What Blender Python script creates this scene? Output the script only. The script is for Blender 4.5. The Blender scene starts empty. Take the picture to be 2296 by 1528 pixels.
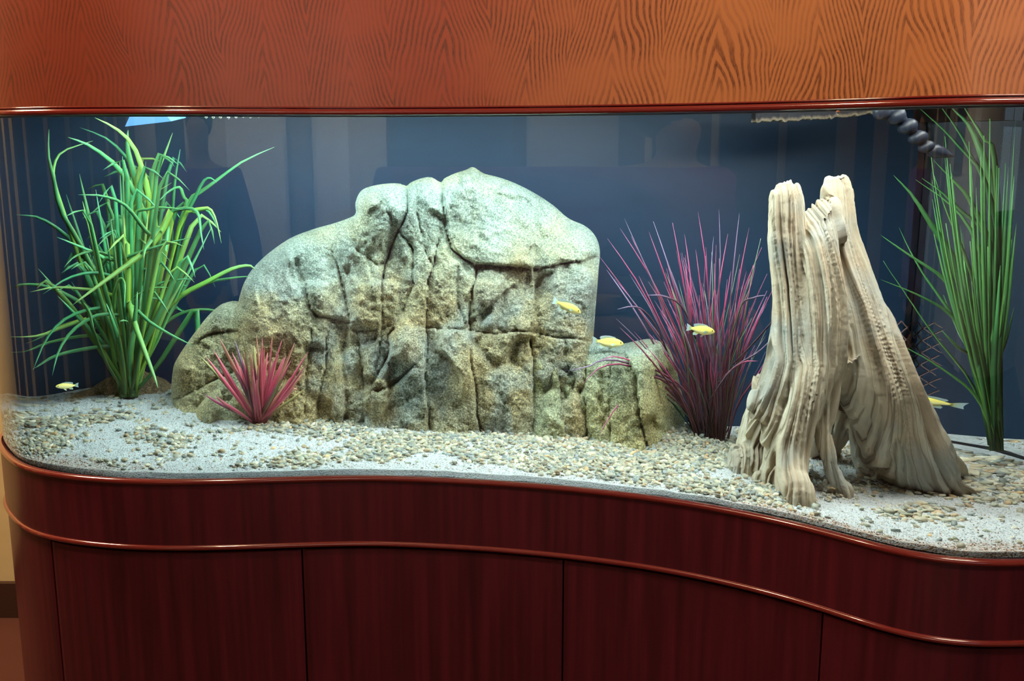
import bpy, bmesh, math, random
import numpy as np
from mathutils import Vector, Matrix
random.seed(7); RNG = np.random.default_rng(7)
SC = bpy.context.scene; COL = SC.collection
# ------------------------------------------------------------------ camera, world, lights, exposure
CAMZ = 1.5; F = 2232.0; CX, CY = 1148.0, 764.0; TH = math.radians(10.75)
cd = bpy.data.cameras.new('camera'); cam = bpy.data.objects.new('camera', cd); COL.objects.link(cam)
cd.sensor_width = 36.0; cd.lens = 36.0 * F / 2296.0; cd.clip_start = 0.02
cam.location = (0, 0, CAMZ); cam.rotation_euler = (math.pi/2 - TH, 0, 0); SC.camera = cam
SC.view_settings.view_transform = 'Standard'; SC.view_settings.look = 'None'
SC.view_settings.exposure = 0.0; SC.view_settings.gamma = 1.0; SC.view_settings.use_curve_mapping = False
try:
    SC.cycles.use_denoising = True
    SC.cycles.max_bounces = 12; SC.cycles.transmission_bounces = 10; SC.cycles.transparent_max_bounces = 16
    SC.cycles.diffuse_bounces = 3; SC.cycles.glossy_bounces = 4; SC.cycles.volume_bounces = 0
    SC.cycles.caustics_reflective = False; SC.cycles.caustics_refractive = False
    SC.cycles.sample_clamp_indirect = 6.0
except Exception: pass
W = bpy.data.worlds.new('world'); SC.world = W; W.use_nodes = True
wn = W.node_tree; bg = wn.nodes['Background']
sky = wn.nodes.new('ShaderNodeTexSky'); sky.sky_type = 'HOSEK_WILKIE'; sky.turbidity = 3.0; sky.sun_direction = (0.3, 0.5, 0.8)
wn.links.new(sky.outputs[0], bg.inputs[0]); bg.inputs[1].default_value = 6.0

def area(name, loc, target, sx, sy, power, color):
    l = bpy.data.lights.new(name, 'AREA'); l.shape = 'RECTANGLE'; l.size = sx; l.size_y = sy
    l.energy = power; l.color = color
    o = bpy.data.objects.new(name, l); COL.objects.link(o); o.location = loc
    d = Vector(target) - Vector(loc); o.rotation_euler = d.to_track_quat('-Z', 'Y').to_euler()
    return o
# lamps under the hood, above the water
area('hood_lamp_tube', (-0.35, 2.28, 1.640), (-0.35, 2.28, 0), 1.25, 0.10, 9, (0.68, 0.94, 1.0))
area('hood_lamp_tube', (0.10, 2.06, 1.640), (0.10, 2.12, 0), 1.3, 0.10, 13, (0.75, 0.97, 1.0))
area('hood_lamp_tube', (0.74, 1.85, 1.640), (0.72, 1.88, 0), 0.50, 0.10, 11, (0.92, 0.98, 0.95))
area('hood_lamp_tube', (-0.65, 2.13, 1.640), (-0.65, 2.08, 0), 0.6, 0.08, 12, (0.70, 0.95, 1.0))
area('hood_lamp_tube', (0.40, 1.975, 1.640), (0.42, 2.05, 0), 0.6, 0.06, 8, (0.80, 0.97, 1.0))
area('hood_lamp_tube', (-0.20, 2.045, 1.640), (-0.20, 2.15, 0), 0.6, 0.06, 7, (0.72, 0.95, 1.0))
# room lamps
area('ceiling_lamp', (0.85, 0.70, 2.78), (0.6, 1.7, 1.7), 0.7, 0.5, 50, (1.0, 0.80, 0.55))
area('ceiling_lamp', (-1.0, 1.15, 2.78), (-0.95, 1.9, 1.8), 0.14, 0.14, 26, (1.0, 0.74, 0.44))
area('ceiling_lamp', (-1.4, -2.4, 2.78), (-1.3, -3.8, 0.8), 1.8, 0.8, 210, (1.0, 0.88, 0.74))
area('ceiling_lamp', (-2.2, 2.2, 2.78), (-2.2, 2.6, 0.0), 0.5, 0.5, 95, (1.0, 0.78, 0.48))

# ------------------------------------------------------------------ helpers
def tag(o, label=None, cat=None, group=None, kind=None):
    if label: o['label'] = label
    if cat: o['category'] = cat
    if group: o['group'] = group
    if kind: o['kind'] = kind
    return o
def empty(name, loc, label, cat, group=None):
    o = bpy.data.objects.new(name, None); COL.objects.link(o); o.location = loc; o.empty_display_size = 0.05
    return tag(o, label, cat, group)
def mesh_obj(name, V, Fc, mat, parent=None, smooth=True, base=None, uv=None, col=None):
    V = np.asarray(V, dtype=np.float64)
    if base is not None: V = V - np.asarray(base)
    me = bpy.data.meshes.new(name)
    if isinstance(Fc, np.ndarray):
        n, k = Fc.shape
        me.vertices.add(len(V)); me.vertices.foreach_set('co', V.astype(np.float32).ravel())
        me.loops.add(n*k); me.loops.foreach_set('vertex_index', Fc.astype(np.int32).ravel())
        me.polygons.add(n); me.polygons.foreach_set('loop_start', np.arange(0, n*k, k, dtype=np.int32))
        me.update(calc_edges=True); me.validate()
    else:
        me.from_pydata([tuple(v) for v in V], [], [tuple(f) for f in Fc]); me.update()
    me.polygons.foreach_set('use_smooth', [smooth]*len(me.polygons))
    if uv is not None:
        l = me.uv_layers.new(name='UVMap'); idx = np.empty(len(me.loops), np.int32); me.loops.foreach_get('vertex_index', idx)
        l.data.foreach_set('uv', np.asarray(uv, np.float32)[idx].ravel())
    if col is not None:
        a = me.color_attributes.new('tint', 'FLOAT_COLOR', 'POINT'); a.data.foreach_set('color', np.asarray(col, np.float32).ravel())
    if isinstance(mat, (list, tuple)):
        for m in mat: me.materials.append(m)
    elif mat: me.materials.append(mat)
    o = bpy.data.objects.new(name, me); COL.objects.link(o)
    if parent: o.parent = parent
    return o
def box(name, lo, hi, mat, parent=None, base=(0, 0, 0), bevel=0.0):
    bm = bmesh.new(); bmesh.ops.create_cube(bm, size=1)
    lo = Vector(lo) - Vector(base); hi = Vector(hi) - Vector(base)
    for v in bm.verts: v.co = Vector([(lo[i]+hi[i])/2 + v.co[i]*(hi[i]-lo[i]) for i in range(3)])
    if bevel: bmesh.ops.bevel(bm, geom=bm.edges[:], offset=bevel, segments=2, affect='EDGES')
    me = bpy.data.meshes.new(name); bm.to_mesh(me); bm.free(); me.materials.append(mat)
    o = bpy.data.objects.new(name, me); COL.objects.link(o)
    if parent: o.parent = parent
    return o
def _h(ix, iy, iz):
    n = (ix*374761393 + iy*668265263 + iz*1442695041) & 0xffffffff
    n = ((n ^ (n >> 13))*1274126177) & 0xffffffff
    return ((n ^ (n >> 16)) & 0xffffff)/float(0xffffff)
def vn(x, y, z=0.0):
    x, y, z = np.broadcast_arrays(np.asarray(x, float), np.asarray(y, float), np.asarray(z, float))
    ix, iy, iz = np.floor(x).astype(np.int64), np.floor(y).astype(np.int64), np.floor(z).astype(np.int64)
    fx, fy, fz = x-ix, y-iy, z-iz
    fx, fy, fz = [f*f*(3-2*f) for f in (fx, fy, fz)]
    r = 0
    for a in (0, 1):
        for b in (0, 1):
            for c in (0, 1):
                r = r + _h(ix+a, iy+b, iz+c)*(fx if a else 1-fx)*(fy if b else 1-fy)*(fz if c else 1-fz)
    return r*2-1
def fbm(x, y, z=0.0, o=4):
    r = 0; a = 1.0; s = 1.0; t = 0
    for k in range(o):
        r = r + a*vn(x*s+17.3*k, y*s-9.1*k, z*s+3.7*k); t += a; a *= 0.5; s *= 2.03
    return r/t
def sst(a, b, x):
    t = np.clip((np.asarray(x, float)-a)/(b-a), 0, 1); return t*t*(3-2*t)
def catmull(P, n):
    P = np.asarray(P, float); P = np.vstack([2*P[0]-P[1], P, 2*P[-1]-P[-2]]); out = []
    segs = len(P)-3; ts = np.linspace(0, segs, n)
    for t in ts:
        i = min(int(t), segs-1); u = t-i; a, b, c, d = P[i], P[i+1], P[i+2], P[i+3]
        out.append(0.5*((2*b)+(-a+c)*u+(2*a-5*b+4*c-d)*u*u+(-a+3*b-3*c+d)*u**3))
    return np.array(out)

# ---- materials
def mat(name):
    m = bpy.data.materials.new(name); m.use_nodes = True
    return m, m.node_tree, m.node_tree.nodes['Principled BSDF']
def N(nt, typ, **kw):
    n = nt.nodes.new(typ)
    for k, v in kw.items():
        if k.startswith('i_'):
            key = k[2:]; key = int(key) if key.isdigit() else key
            n.inputs[key].default_value = v
        else: setattr(n, k, v)
    return n
def L(nt, a, b): nt.links.new(a, b)
def ramp(nt, stops, fac=None):
    r = nt.nodes.new('ShaderNodeValToRGB'); e = r.color_ramp.elements
    while len(e) < len(stops): e.new(0.5)
    for i, (p, c) in enumerate(stops):
        e[i].position = p; e[i].color = (c[0], c[1], c[2], 1)
    if fac is not None: L(nt, fac, r.inputs[0])
    return r
def plain(name, c, rough=0.5, spec=0.5, metal=0.0, coat=0.0, emit=None):
    m, nt, b = mat(name); b.inputs['Base Color'].default_value = (*c, 1); b.inputs['Roughness'].default_value = rough
    b.inputs['Specular IOR Level'].default_value = spec; b.inputs['Metallic'].default_value = metal; b.inputs['Coat Weight'].default_value = coat
    if emit: b.inputs['Emission Color'].default_value = (*c, 1); b.inputs['Emission Strength'].default_value = emit
    # a faint mottling so no surface is perfectly even
    n = N(nt, 'ShaderNodeTexNoise', i_Scale=35.0); mx = N(nt, 'ShaderNodeMixRGB', blend_type='MULTIPLY', i_Fac=0.25)
    r = ramp(nt, [(0.3, (0.7, 0.7, 0.7)), (0.7, (1, 1, 1))], n.outputs[0]); mx.inputs[1].default_value = (*c, 1)
    L(nt, r.outputs[0], mx.inputs[2]); L(nt, mx.outputs[0], b.inputs['Base Color'])
    return m
def mth(nt, op, a, b=None, c=None):
    n = nt.nodes.new('ShaderNodeMath'); n.operation = op
    for i, x in enumerate((a, b, c)):
        if x is None: continue
        if isinstance(x, (int, float)): n.inputs[i].default_value = x
        else: L(nt, x, n.inputs[i])
    return n.outputs[0]

def mahogany():
    m, nt, b = mat('mahogany'); tc = N(nt, 'ShaderNodeTexCoord'); mp = N(nt, 'ShaderNodeMapping'); mp.inputs['Scale'].default_value = (60, 60, 2.2)
    L(nt, tc.outputs['Object'], mp.inputs[0]); n = N(nt, 'ShaderNodeTexNoise', i_Scale=1.0, i_Detail=5.0); L(nt, mp.outputs[0], n.inputs[0])
    r = ramp(nt, [(0.3, (0.036, 0.003, 0.008)), (0.7, (0.088, 0.007, 0.016))], n.outputs[0]); L(nt, r.outputs[0], b.inputs['Base Color'])
    b.inputs['Roughness'].default_value = 0.33; b.inputs['Coat Weight'].default_value = 0.25; b.inputs['Coat Roughness'].default_value = 0.22
    return m
def bead_mat():
    m = plain('polished_bead', (0.16, 0.016, 0.014), 0.16, 0.6, coat=0.8); return m
def oak():
    m, nt, b = mat('oak_veneer'); uv = N(nt, 'ShaderNodeUVMap'); sp = N(nt, 'ShaderNodeSeparateXYZ'); L(nt, uv.outputs[0], sp.inputs[0])
    s, z = sp.outputs[0], sp.outputs[1]
    nz = N(nt, 'ShaderNodeTexNoise', i_Scale=4.0, i_Detail=2.0); L(nt, uv.outputs[0], nz.inputs[0])
    nz2 = N(nt, 'ShaderNodeTexNoise', i_Scale=22.0, i_Detail=3.0); mp2 = N(nt, 'ShaderNodeMapping'); mp2.inputs['Scale'].default_value = (1.4, 0.5, 1)
    L(nt, uv.outputs[0], mp2.inputs[0]); L(nt, mp2.outputs[0], nz2.inputs[0])
    sw = mth(nt, 'ADD', s, mth(nt, 'MULTIPLY', mth(nt, 'SUBTRACT', nz.outputs[0], 0.5), 0.10))
    pp = mth(nt, 'PINGPONG', sw, 0.085)                        # mirror matched leaves 15 cm wide
    q = mth(nt, 'MULTIPLY', mth(nt, 'POWER', mth(nt, 'ADD', pp, 0.002), 1.15), 5.2)
    # cathedral arches: contours of height plus flank distance
    zz = mth(nt, 'MULTIPLY', z, 0.80)
    v = mth(nt, 'ADD', q, zz); v = mth(nt, 'ADD', v, mth(nt, 'MULTIPLY', mth(nt, 'SUBTRACT', nz2.outputs[0], 0.5), 0.03))
    v = mth(nt, 'ADD', v, mth(nt, 'MULTIPLY', nz.outputs[0], 0.10))
    w = mth(nt, 'FRACT', mth(nt, 'MULTIPLY', v, 30.0))
    line = ramp(nt, [(0.0, (0, 0, 0)), (0.30, (0.15, 0.15, 0.15)), (0.45, (1, 1, 1)), (0.85, (1, 1, 1)), (1.0, (0, 0, 0))], w)
    # pores
    po = N(nt, 'ShaderNodeTexNoise', i_Scale=1.0, i_Detail=3.0); mp = N(nt, 'ShaderNodeMapping'); mp.inputs['Scale'].default_value = (900, 90, 1)
    L(nt, uv.outputs[0], mp.inputs[0]); L(nt, mp.outputs[0], po.inputs[0])
    pr = ramp(nt, [(0.38, (0.45, 0.45, 0.45)), (0.58, (1, 1, 1))], po.outputs[0])
    fd = N(nt, 'ShaderNodeTexNoise', i_Scale=9.0, i_Detail=2.0); L(nt, uv.outputs[0], fd.inputs[0]); fr_ = ramp(nt, [(0.35, (0.25, 0.25, 0.25)), (0.6, (1, 1, 1))], fd.outputs[0])
    f = N(nt, 'ShaderNodeMixRGB', blend_type='MULTIPLY', i_Fac=1.0); L(nt, pr.outputs[0], f.inputs[2])
    inv = N(nt, 'ShaderNodeInvert'); L(nt, line.outputs[0], inv.inputs['Color']); L(nt, inv.outputs[0], f.inputs[1])
    f2 = N(nt, 'ShaderNodeMixRGB', blend_type='MULTIPLY', i_Fac=1.0); L(nt, f.outputs[0], f2.inputs[1]); L(nt, fr_.outputs[0], f2.inputs[2]); f = f2
    big = N(nt, 'ShaderNodeTexNoise', i_Scale=1.6, i_Detail=1.0); L(nt, uv.outputs[0], big.inputs[0])
    base = ramp(nt, [(0.20, (0.19, 0.032, 0.017)), (0.42, (0.27, 0.045, 0.020)), (0.58, (0.42, 0.150, 0.055)), (0.82, (0.42, 0.150, 0.055)), (0.92, (0.34, 0.05, 0.025))], mth(nt, 'ADD', mth(nt, 'MULTIPLY', s, 0.29), mth(nt, 'MULTIPLY', mth(nt, 'SUBTRACT', big.outputs[0], 0.5), 0.25)))  # red-to-tan run along the panel paints in warm lamp light and reflections
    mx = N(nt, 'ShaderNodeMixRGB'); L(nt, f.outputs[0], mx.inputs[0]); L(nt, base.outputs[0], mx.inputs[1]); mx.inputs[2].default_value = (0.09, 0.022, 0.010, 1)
    L(nt, mx.outputs[0], b.inputs['Base Color']); b.inputs['Roughness'].default_value = 0.36
    b.inputs['Coat Weight'].default_value = 0.35; b.inputs['Coat Roughness'].default_value = 0.25
    bp = N(nt, 'ShaderNodeBump', i_Strength=0.25, i_Distance=0.0006, invert=True); L(nt, f.outputs[0], bp.inputs['Height']); L(nt, bp.outputs[0], b.inputs['Normal'])
    return m
def refr(name, ior, tint=(1, 1, 1)):
    m = bpy.data.materials.new(name); m.use_nodes = True; nt = m.node_tree; nt.nodes.clear()
    g = N(nt, 'ShaderNodeBsdfGlass', i_IOR=ior, i_Roughness=0.0); g.inputs['Color'].default_value = (*tint, 1)
    o = nt.nodes.new('ShaderNodeOutputMaterial'); L(nt, g.outputs[0], o.inputs[0]); return m
def rock_mat():
    m, nt, b = mat('rock_stone'); tc = N(nt, 'ShaderNodeTexCoord')
    a = N(nt, 'ShaderNodeTexNoise', i_Scale=5.0, i_Detail=4.0); L(nt, tc.outputs['Object'], a.inputs[0])
    c = ramp(nt, [(0.28, (0.24, 0.26, 0.235)), (0.42, (0.32, 0.335, 0.29)), (0.56, (0.38, 0.35, 0.25)), (0.68, (0.33, 0.27, 0.17)), (0.8, (0.42, 0.40, 0.32))], a.outputs[0])
    sp = N(nt, 'ShaderNodeTexNoise', i_Scale=260.0, i_Detail=3.0); L(nt, tc.outputs['Object'], sp.inputs[0])
    sr = ramp(nt, [(0.34, (0.42, 0.44, 0.42)), (0.50, (0.90, 0.92, 0.88)), (0.66, (1.9, 1.85, 1.65))], sp.outputs[0])
    mx = N(nt, 'ShaderNodeMixRGB', blend_type='MULTIPLY', i_Fac=0.85); L(nt, c.outputs[0], mx.inputs[1]); L(nt, sr.outputs[0], mx.inputs[2])
    at = N(nt, 'ShaderNodeAttribute', attribute_name='tint'); mx2 = N(nt, 'ShaderNodeMixRGB', blend_type='MULTIPLY', i_Fac=1.0)
    L(nt, mx.outputs[0], mx2.inputs[1]); L(nt, at.outputs['Color'], mx2.inputs[2]); L(nt, mx2.outputs[0], b.inputs['Base Color'])
    b.inputs['Roughness'].default_value = 0.85; b.inputs['Specular IOR Level'].default_value = 0.25
    m1 = N(nt, 'ShaderNodeTexNoise', i_Scale=70.0, i_Detail=6.0, i_Roughness=0.65); L(nt, tc.outputs['Object'], m1.inputs[0])
    h = mth(nt, 'ADD', m1.outputs[0], mth(nt, 'MULTIPLY', sp.outputs[0], 0.35))
    bp = N(nt, 'ShaderNodeBump', i_Strength=1.0, i_Distance=0.014); L(nt, h, bp.inputs['Height']); L(nt, bp.outputs[0], b.inputs['Normal'])
    return m
def stump_mat():
    m, nt, b = mat('weathered_wood'); uv = N(nt, 'ShaderNodeUVMap'); tc = N(nt, 'ShaderNodeTexCoord')
    mp = N(nt, 'ShaderNodeMapping'); mp.inputs['Scale'].default_value = (26, 3.0, 1); L(nt, uv.outputs[0], mp.inputs[0])
    a = N(nt, 'ShaderNodeTexNoise', i_Scale=1.0, i_Detail=5.0, i_Distortion=0.6); L(nt, mp.outputs[0], a.inputs[0])
    c = ramp(nt, [(0.28, (0.17, 0.125, 0.08)), (0.42, (0.36, 0.275, 0.185)), (0.55, (0.45, 0.37, 0.26)), (0.72, (0.52, 0.46, 0.35))], a.outputs[0])
    g = N(nt, 'ShaderNodeTexNoise', i_Scale=7.0, i_Detail=3.0); L(nt, tc.outputs['Object'], g.inputs[0])
    gr = ramp(nt, [(0.50, (0, 0, 0)), (0.68, (1, 1, 1))], g.outputs[0])
    mx = N(nt, 'ShaderNodeMixRGB'); L(nt, mth(nt, 'MULTIPLY', gr.outputs[0], 0.7), mx.inputs[0]); L(nt, c.outputs[0], mx.inputs[1]); mx.inputs[2].default_value = (0.25, 0.27, 0.25, 1)
    b.inputs['Roughness'].default_value = 0.8; b.inputs['Specular IOR Level'].default_value = 0.2
    mp3 = N(nt, 'ShaderNodeMapping'); mp3.inputs['Scale'].default_value = (34, 1.6, 1); L(nt, uv.outputs[0], mp3.inputs[0])
    a3 = N(nt, 'ShaderNodeTexNoise', i_Scale=1.0, i_Detail=3.0, i_Distortion=0.3); L(nt, mp3.outputs[0], a3.inputs[0])
    ln = ramp(nt, [(0.0, (0.30, 0.25, 0.20)), (0.022, (1, 1, 1)), (1.0, (1, 1, 1))], mth(nt, 'ABSOLUTE', mth(nt, 'SUBTRACT', a3.outputs[0], 0.5)))
    m3 = N(nt, 'ShaderNodeMixRGB', blend_type='MULTIPLY', i_Fac=0.8); L(nt, mx.outputs[0], m3.inputs[1]); L(nt, ln.outputs[0], m3.inputs[2]); L(nt, m3.outputs[0], b.inputs['Base Color'])
    mp2 = N(nt, 'ShaderNodeMapping'); mp2.inputs['Scale'].default_value = (60, 3.0, 1); L(nt, uv.outputs[0], mp2.inputs[0])
    a2 = N(nt, 'ShaderNodeTexNoise', i_Scale=1.0, i_Detail=4.0, i_Distortion=0.4); L(nt, mp2.outputs[0], a2.inputs[0])
    f = N(nt, 'ShaderNodeTexNoise', i_Scale=180.0, i_Detail=3.0); L(nt, tc.outputs['Object'], f.inputs[0])
    h = mth(nt, 'ADD', a2.outputs[0], mth(nt, 'MULTIPLY', f.outputs[0], 0.25))
    bp = N(nt, 'ShaderNodeBump', i_Strength=0.8, i_Distance=0.006); L(nt, h, bp.inputs['Height']); L(nt, bp.outputs[0], b.inputs['Normal'])
    return m
def tint_mat(name, rough=0.6, spec=0.4, bump=True, bs=120.0):
    m, nt, b = mat(name); at = N(nt, 'ShaderNodeAttribute', attribute_name='tint'); tc = N(nt, 'ShaderNodeTexCoord')
    n = N(nt, 'ShaderNodeTexNoise', i_Scale=bs, i_Detail=3.0); L(nt, tc.outputs['Object'], n.inputs[0])
    r = ramp(nt, [(0.3, (0.65, 0.65, 0.65)), (0.7, (1.15, 1.15, 1.15))], n.outputs[0])
    mx = N(nt, 'ShaderNodeMixRGB', blend_type='MULTIPLY', i_Fac=0.8); L(nt, at.outputs['Color'], mx.inputs[1]); L(nt, r.outputs[0], mx.inputs[2])
    L(nt, mx.outputs[0], b.inputs['Base Color']); b.inputs['Roughness'].default_value = rough; b.inputs['Specular IOR Level'].default_value = spec
    return m
def sand_mat():
    m, nt, b = mat('white_sand'); tc = N(nt, 'ShaderNodeTexCoord')
    v = N(nt, 'ShaderNodeTexVoronoi', i_Scale=420.0); L(nt, tc.outputs['Object'], v.inputs['Vector'])
    at = N(nt, 'ShaderNodeAttribute', attribute_name='tint')
    sep = N(nt, 'ShaderNodeSeparateColor'); L(nt, v.outputs['Color'], sep.inputs[0])
    grain = ramp(nt, [(0.0, (0.35, 0.28, 0.20)), (0.06, (0.60, 0.55, 0.47)), (0.15, (0.86, 0.86, 0.83)), (1.0, (0.95, 0.95, 0.93))], sep.outputs[0])
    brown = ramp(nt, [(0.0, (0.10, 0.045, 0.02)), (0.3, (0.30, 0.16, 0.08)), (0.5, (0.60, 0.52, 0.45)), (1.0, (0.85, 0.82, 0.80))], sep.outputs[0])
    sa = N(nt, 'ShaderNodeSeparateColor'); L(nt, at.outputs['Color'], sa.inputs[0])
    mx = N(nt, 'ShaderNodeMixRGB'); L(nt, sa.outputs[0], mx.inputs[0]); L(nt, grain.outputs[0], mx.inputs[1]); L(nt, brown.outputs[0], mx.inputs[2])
    L(nt, mx.outputs[0], b.inputs['Base Color']); b.inputs['Roughness'].default_value = 0.8
    bp = N(nt, 'ShaderNodeBump', i_Strength=0.8, i_Distance=0.002, invert=True); L(nt, v.outputs['Distance'], bp.inputs['Height']); L(nt, bp.outputs[0], b.inputs['Normal'])
    return m
def leaf_mat(name, stops, edge, trans=0.25, rough=0.45):
    m, nt, b = mat(name); uv = N(nt, 'ShaderNodeUVMap'); sp = N(nt, 'ShaderNodeSeparateXYZ'); L(nt, uv.outputs[0], sp.inputs[0])
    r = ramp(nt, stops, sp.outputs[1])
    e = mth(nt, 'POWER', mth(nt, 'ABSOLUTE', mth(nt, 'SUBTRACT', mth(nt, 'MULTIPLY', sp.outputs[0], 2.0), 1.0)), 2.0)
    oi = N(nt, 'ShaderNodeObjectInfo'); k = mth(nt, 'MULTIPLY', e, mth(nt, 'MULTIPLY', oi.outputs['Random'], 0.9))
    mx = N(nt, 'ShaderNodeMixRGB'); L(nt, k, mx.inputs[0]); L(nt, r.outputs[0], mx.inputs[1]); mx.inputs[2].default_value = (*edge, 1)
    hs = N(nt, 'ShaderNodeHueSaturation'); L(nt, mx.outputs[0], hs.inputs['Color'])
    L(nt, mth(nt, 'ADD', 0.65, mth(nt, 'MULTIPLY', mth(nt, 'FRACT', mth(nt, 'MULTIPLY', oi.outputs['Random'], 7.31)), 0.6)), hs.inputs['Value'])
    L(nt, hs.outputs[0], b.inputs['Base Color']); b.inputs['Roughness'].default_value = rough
    t = N(nt, 'ShaderNodeBsdfTranslucent'); L(nt, hs.outputs[0], t.inputs[0]); ms = N(nt, 'ShaderNodeMixShader'); ms.inputs[0].default_value = trans
    out = [n for n in nt.nodes if n.type == 'OUTPUT_MATERIAL'][0]
    L(nt, b.outputs[0], ms.inputs[1]); L(nt, t.outputs[0], ms.inputs[2]); L(nt, ms.outputs[0], out.inputs[0])
    return m
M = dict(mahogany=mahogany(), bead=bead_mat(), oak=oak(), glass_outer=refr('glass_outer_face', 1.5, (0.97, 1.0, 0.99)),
         glass_inner=refr('glass_water_face', 1.333/1.5), rock=rock_mat(), stump=stump_mat(), pebble=tint_mat('pebble', 0.45, 0.5),
         sand=sand_mat(), grain=tint_mat('sand_grain', 0.7, 0.3), dark=plain('dark_gap', (0.01, 0.004, 0.004), 0.7, 0.2),
         back=plain('navy_back_panel', (0.003, 0.017, 0.040), 0.5, 0.3), wall=plain('beige_wall_paint', (0.62, 0.47, 0.25), 0.8, 0.2),
         wall2=plain('pale_wall_paint', (0.62, 0.56, 0.48), 0.8, 0.2), white=plain('white_ceiling_paint', (0.72, 0.68, 0.62), 0.85, 0.2),
         wood_dark=plain('dark_stained_wood', (0.045, 0.018, 0.012), 0.4, 0.5), floor=plain('brown_carpet', (0.10, 0.035, 0.025), 0.95, 0.1),
         frame=plain('window_frame_paint', (0.75, 0.73, 0.68), 0.5, 0.4), nozzle=plain('black_plastic', (0.003, 0.004, 0.007), 0.35, 0.25),
         reflection_strip=tint_mat('reflection_strip', 0.9, 0.2), blue=plain('pale_blue_plastic', (0.07, 0.17, 0.34), 0.5, 0.4),
         lattice=plain('brown_plastic_net', (0.16, 0.09, 0.08), 0.6, 0.3), bubble=refr('air_bubble', 0.75),
         purple=plain('purple_knit', (0.30, 0.07, 0.36), 0.9, 0.2), hair=plain('dark_hair', (0.02, 0.012, 0.008), 0.6, 0.3),
         skin=plain('skin', (0.55, 0.32, 0.22), 0.55, 0.4), trouser=plain('dark_trousers', (0.03, 0.03, 0.04), 0.9, 0.2),
         beige=plain('beige_plastic', (0.70, 0.60, 0.42), 0.5, 0.4))

# ------------------------------------------------------------------ plan curve of the S-shaped front
ct, st = math.cos(TH), math.sin(TH)
def raydir(u, v):
    x = (np.asarray(u, float)-CX)/F; up = (CY-np.asarray(v, float))/F
    return x, ct+up*st, -st+up*ct
def on_z(u, v, z):
    dx, dy, dz = raydir(u, v); t = (z-CAMZ)/dz; return np.array([dx*t, dy*t])
ZB = 0.832
rail_px = [(0, 1027), (38, 1048), (95, 1067), (189, 1080), (302, 1087), (440, 1088), (600, 1084), (800, 1079), (931, 1082), (1100, 1090), (1308, 1107),
           (1517, 1133), (1725, 1172), (1881, 1211), (1986, 1241), (2090, 1262), (2194, 1273), (2296, 1271)]
pl = [on_z(u, v, ZB) for u, v in rail_px]
YB = 2.60
pre = [(-1.235, YB), (-1.235, 2.46), (-1.222, 2.33), (-1.19, 2.22)]
post = [(0.93, 1.545), (1.02, 1.60), (1.09, 1.69), (1.12, 1.80), (1.125, 1.95), (1.125, 2.2), (1.125, 2.4), (1.125, YB)]
ctrl = np.array(pre + [tuple(p) for p in pl[1:]] + post)
# smooth arc-length resampling
def resample(P, n):
    s = np.r_[0, np.cumsum(np.hypot(*np.diff(P, axis=0).T))]; q = np.linspace(0, s[-1], n)
    return np.c_[np.interp(q, s, P[:, 0]), np.interp(q, s, P[:, 1])], q
C0, _ = resample(catmull(ctrl, 2000), 700)
k = 24; pad = np.vstack([np.repeat(C0[:1], k, 0), C0, np.repeat(C0[-1:], k, 0)])
ker = np.hanning(2*k+1); ker /= ker.sum()
C0 = np.c_[np.convolve(pad[:, 0], ker, 'valid'), np.convolve(pad[:, 1], ker, 'valid')]
FACE, FS = resample(C0, 420)
def normals(P):
    t = np.gradient(P, axis=0); t /= np.linalg.norm(t, axis=1)[:, None]; return np.c_[t[:, 1], -t[:, 0]]   # outwards
FN = normals(FACE)
def off(d): return FACE + FN*d
G_OUT = off(-0.008); G_IN = off(-0.020)
q_tab = G_OUT[:, 0]/G_OUT[:, 1]
vis = (FN*(-G_OUT)).sum(1) > 0.02; i0 = np.argmax(vis); i1 = len(vis)-np.argmax(vis[::-1])
qi = np.maximum.accumulate(q_tab[i0:i1]); GO, GN = G_OUT[i0:i1], FN[i0:i1]
def inside_ray(u, v):
    u, v = np.broadcast_arrays(np.asarray(u, float), np.asarray(v, float))
    dx, dy, dz = raydir(u, v); q = dx/dy
    y = np.interp(q, qi, GO[:, 1]); nx = np.interp(q, qi, GN[:, 0]); ny = np.interp(q, qi, GN[:, 1]); l = np.hypot(nx, ny); nx, ny = nx/l, ny/l
    t = y/dy; p = np.stack([dx*t, y, CAMZ+dz*t], -1); d = np.stack([dx, dy, dz], -1); d = d/np.linalg.norm(d, axis=-1, keepdims=True)
    n = np.stack([nx, ny, 0*nx], -1)
    def rf(d, eta):
        c = -(d*n).sum(-1, keepdims=True); kk = np.maximum(1-eta*eta*(1-c*c), 0); return eta*d+(eta*c-np.sqrt(kk))*n
    d = rf(d, 1/1.5); c = -(d*n).sum(-1, keepdims=True); p = p+d*0.012/c; d = rf(d, 1.5/1.333)
    return p, d
def P(u, v, y):
    p, d = inside_ray(u, v); t = (np.asarray(y, float)-p[..., 1])/d[..., 1]; return p+d*t[..., None]
def pxs(u, v, y):       # metres per pixel there
    return float(np.linalg.norm(P(u, v+1, y)-P(u, v, y)))
def yfront(x): return np.interp(x, G_IN[i0:i1, 0], G_IN[i0:i1, 1])
def gz(x, y):
    x = np.asarray(x, float); y = np.asarray(y, float); d = np.clip(y-yfront(x), 0, 1)
    de = np.where(d < 0.3, d, 0.3+0.15*(1-np.exp(-np.clip(d-0.3, 0, 9)/0.15)))
    z = 0.851 + de*np.clip(0.075-0.17*x, -0.03, 0.205)*(0.45+0.55*sst(-1.22, -0.92, x))
    z = z + 0.006*fbm(x*5, y*5, 1.0, 3)*sst(0.0, 0.08, d) + 0.003*fbm(x*16, y*16, 4.0, 2)
    z = z + 0.030*np.exp(-((x-0.44)/0.11)**2-((y-2.32)/0.13)**2)
    return z
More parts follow.
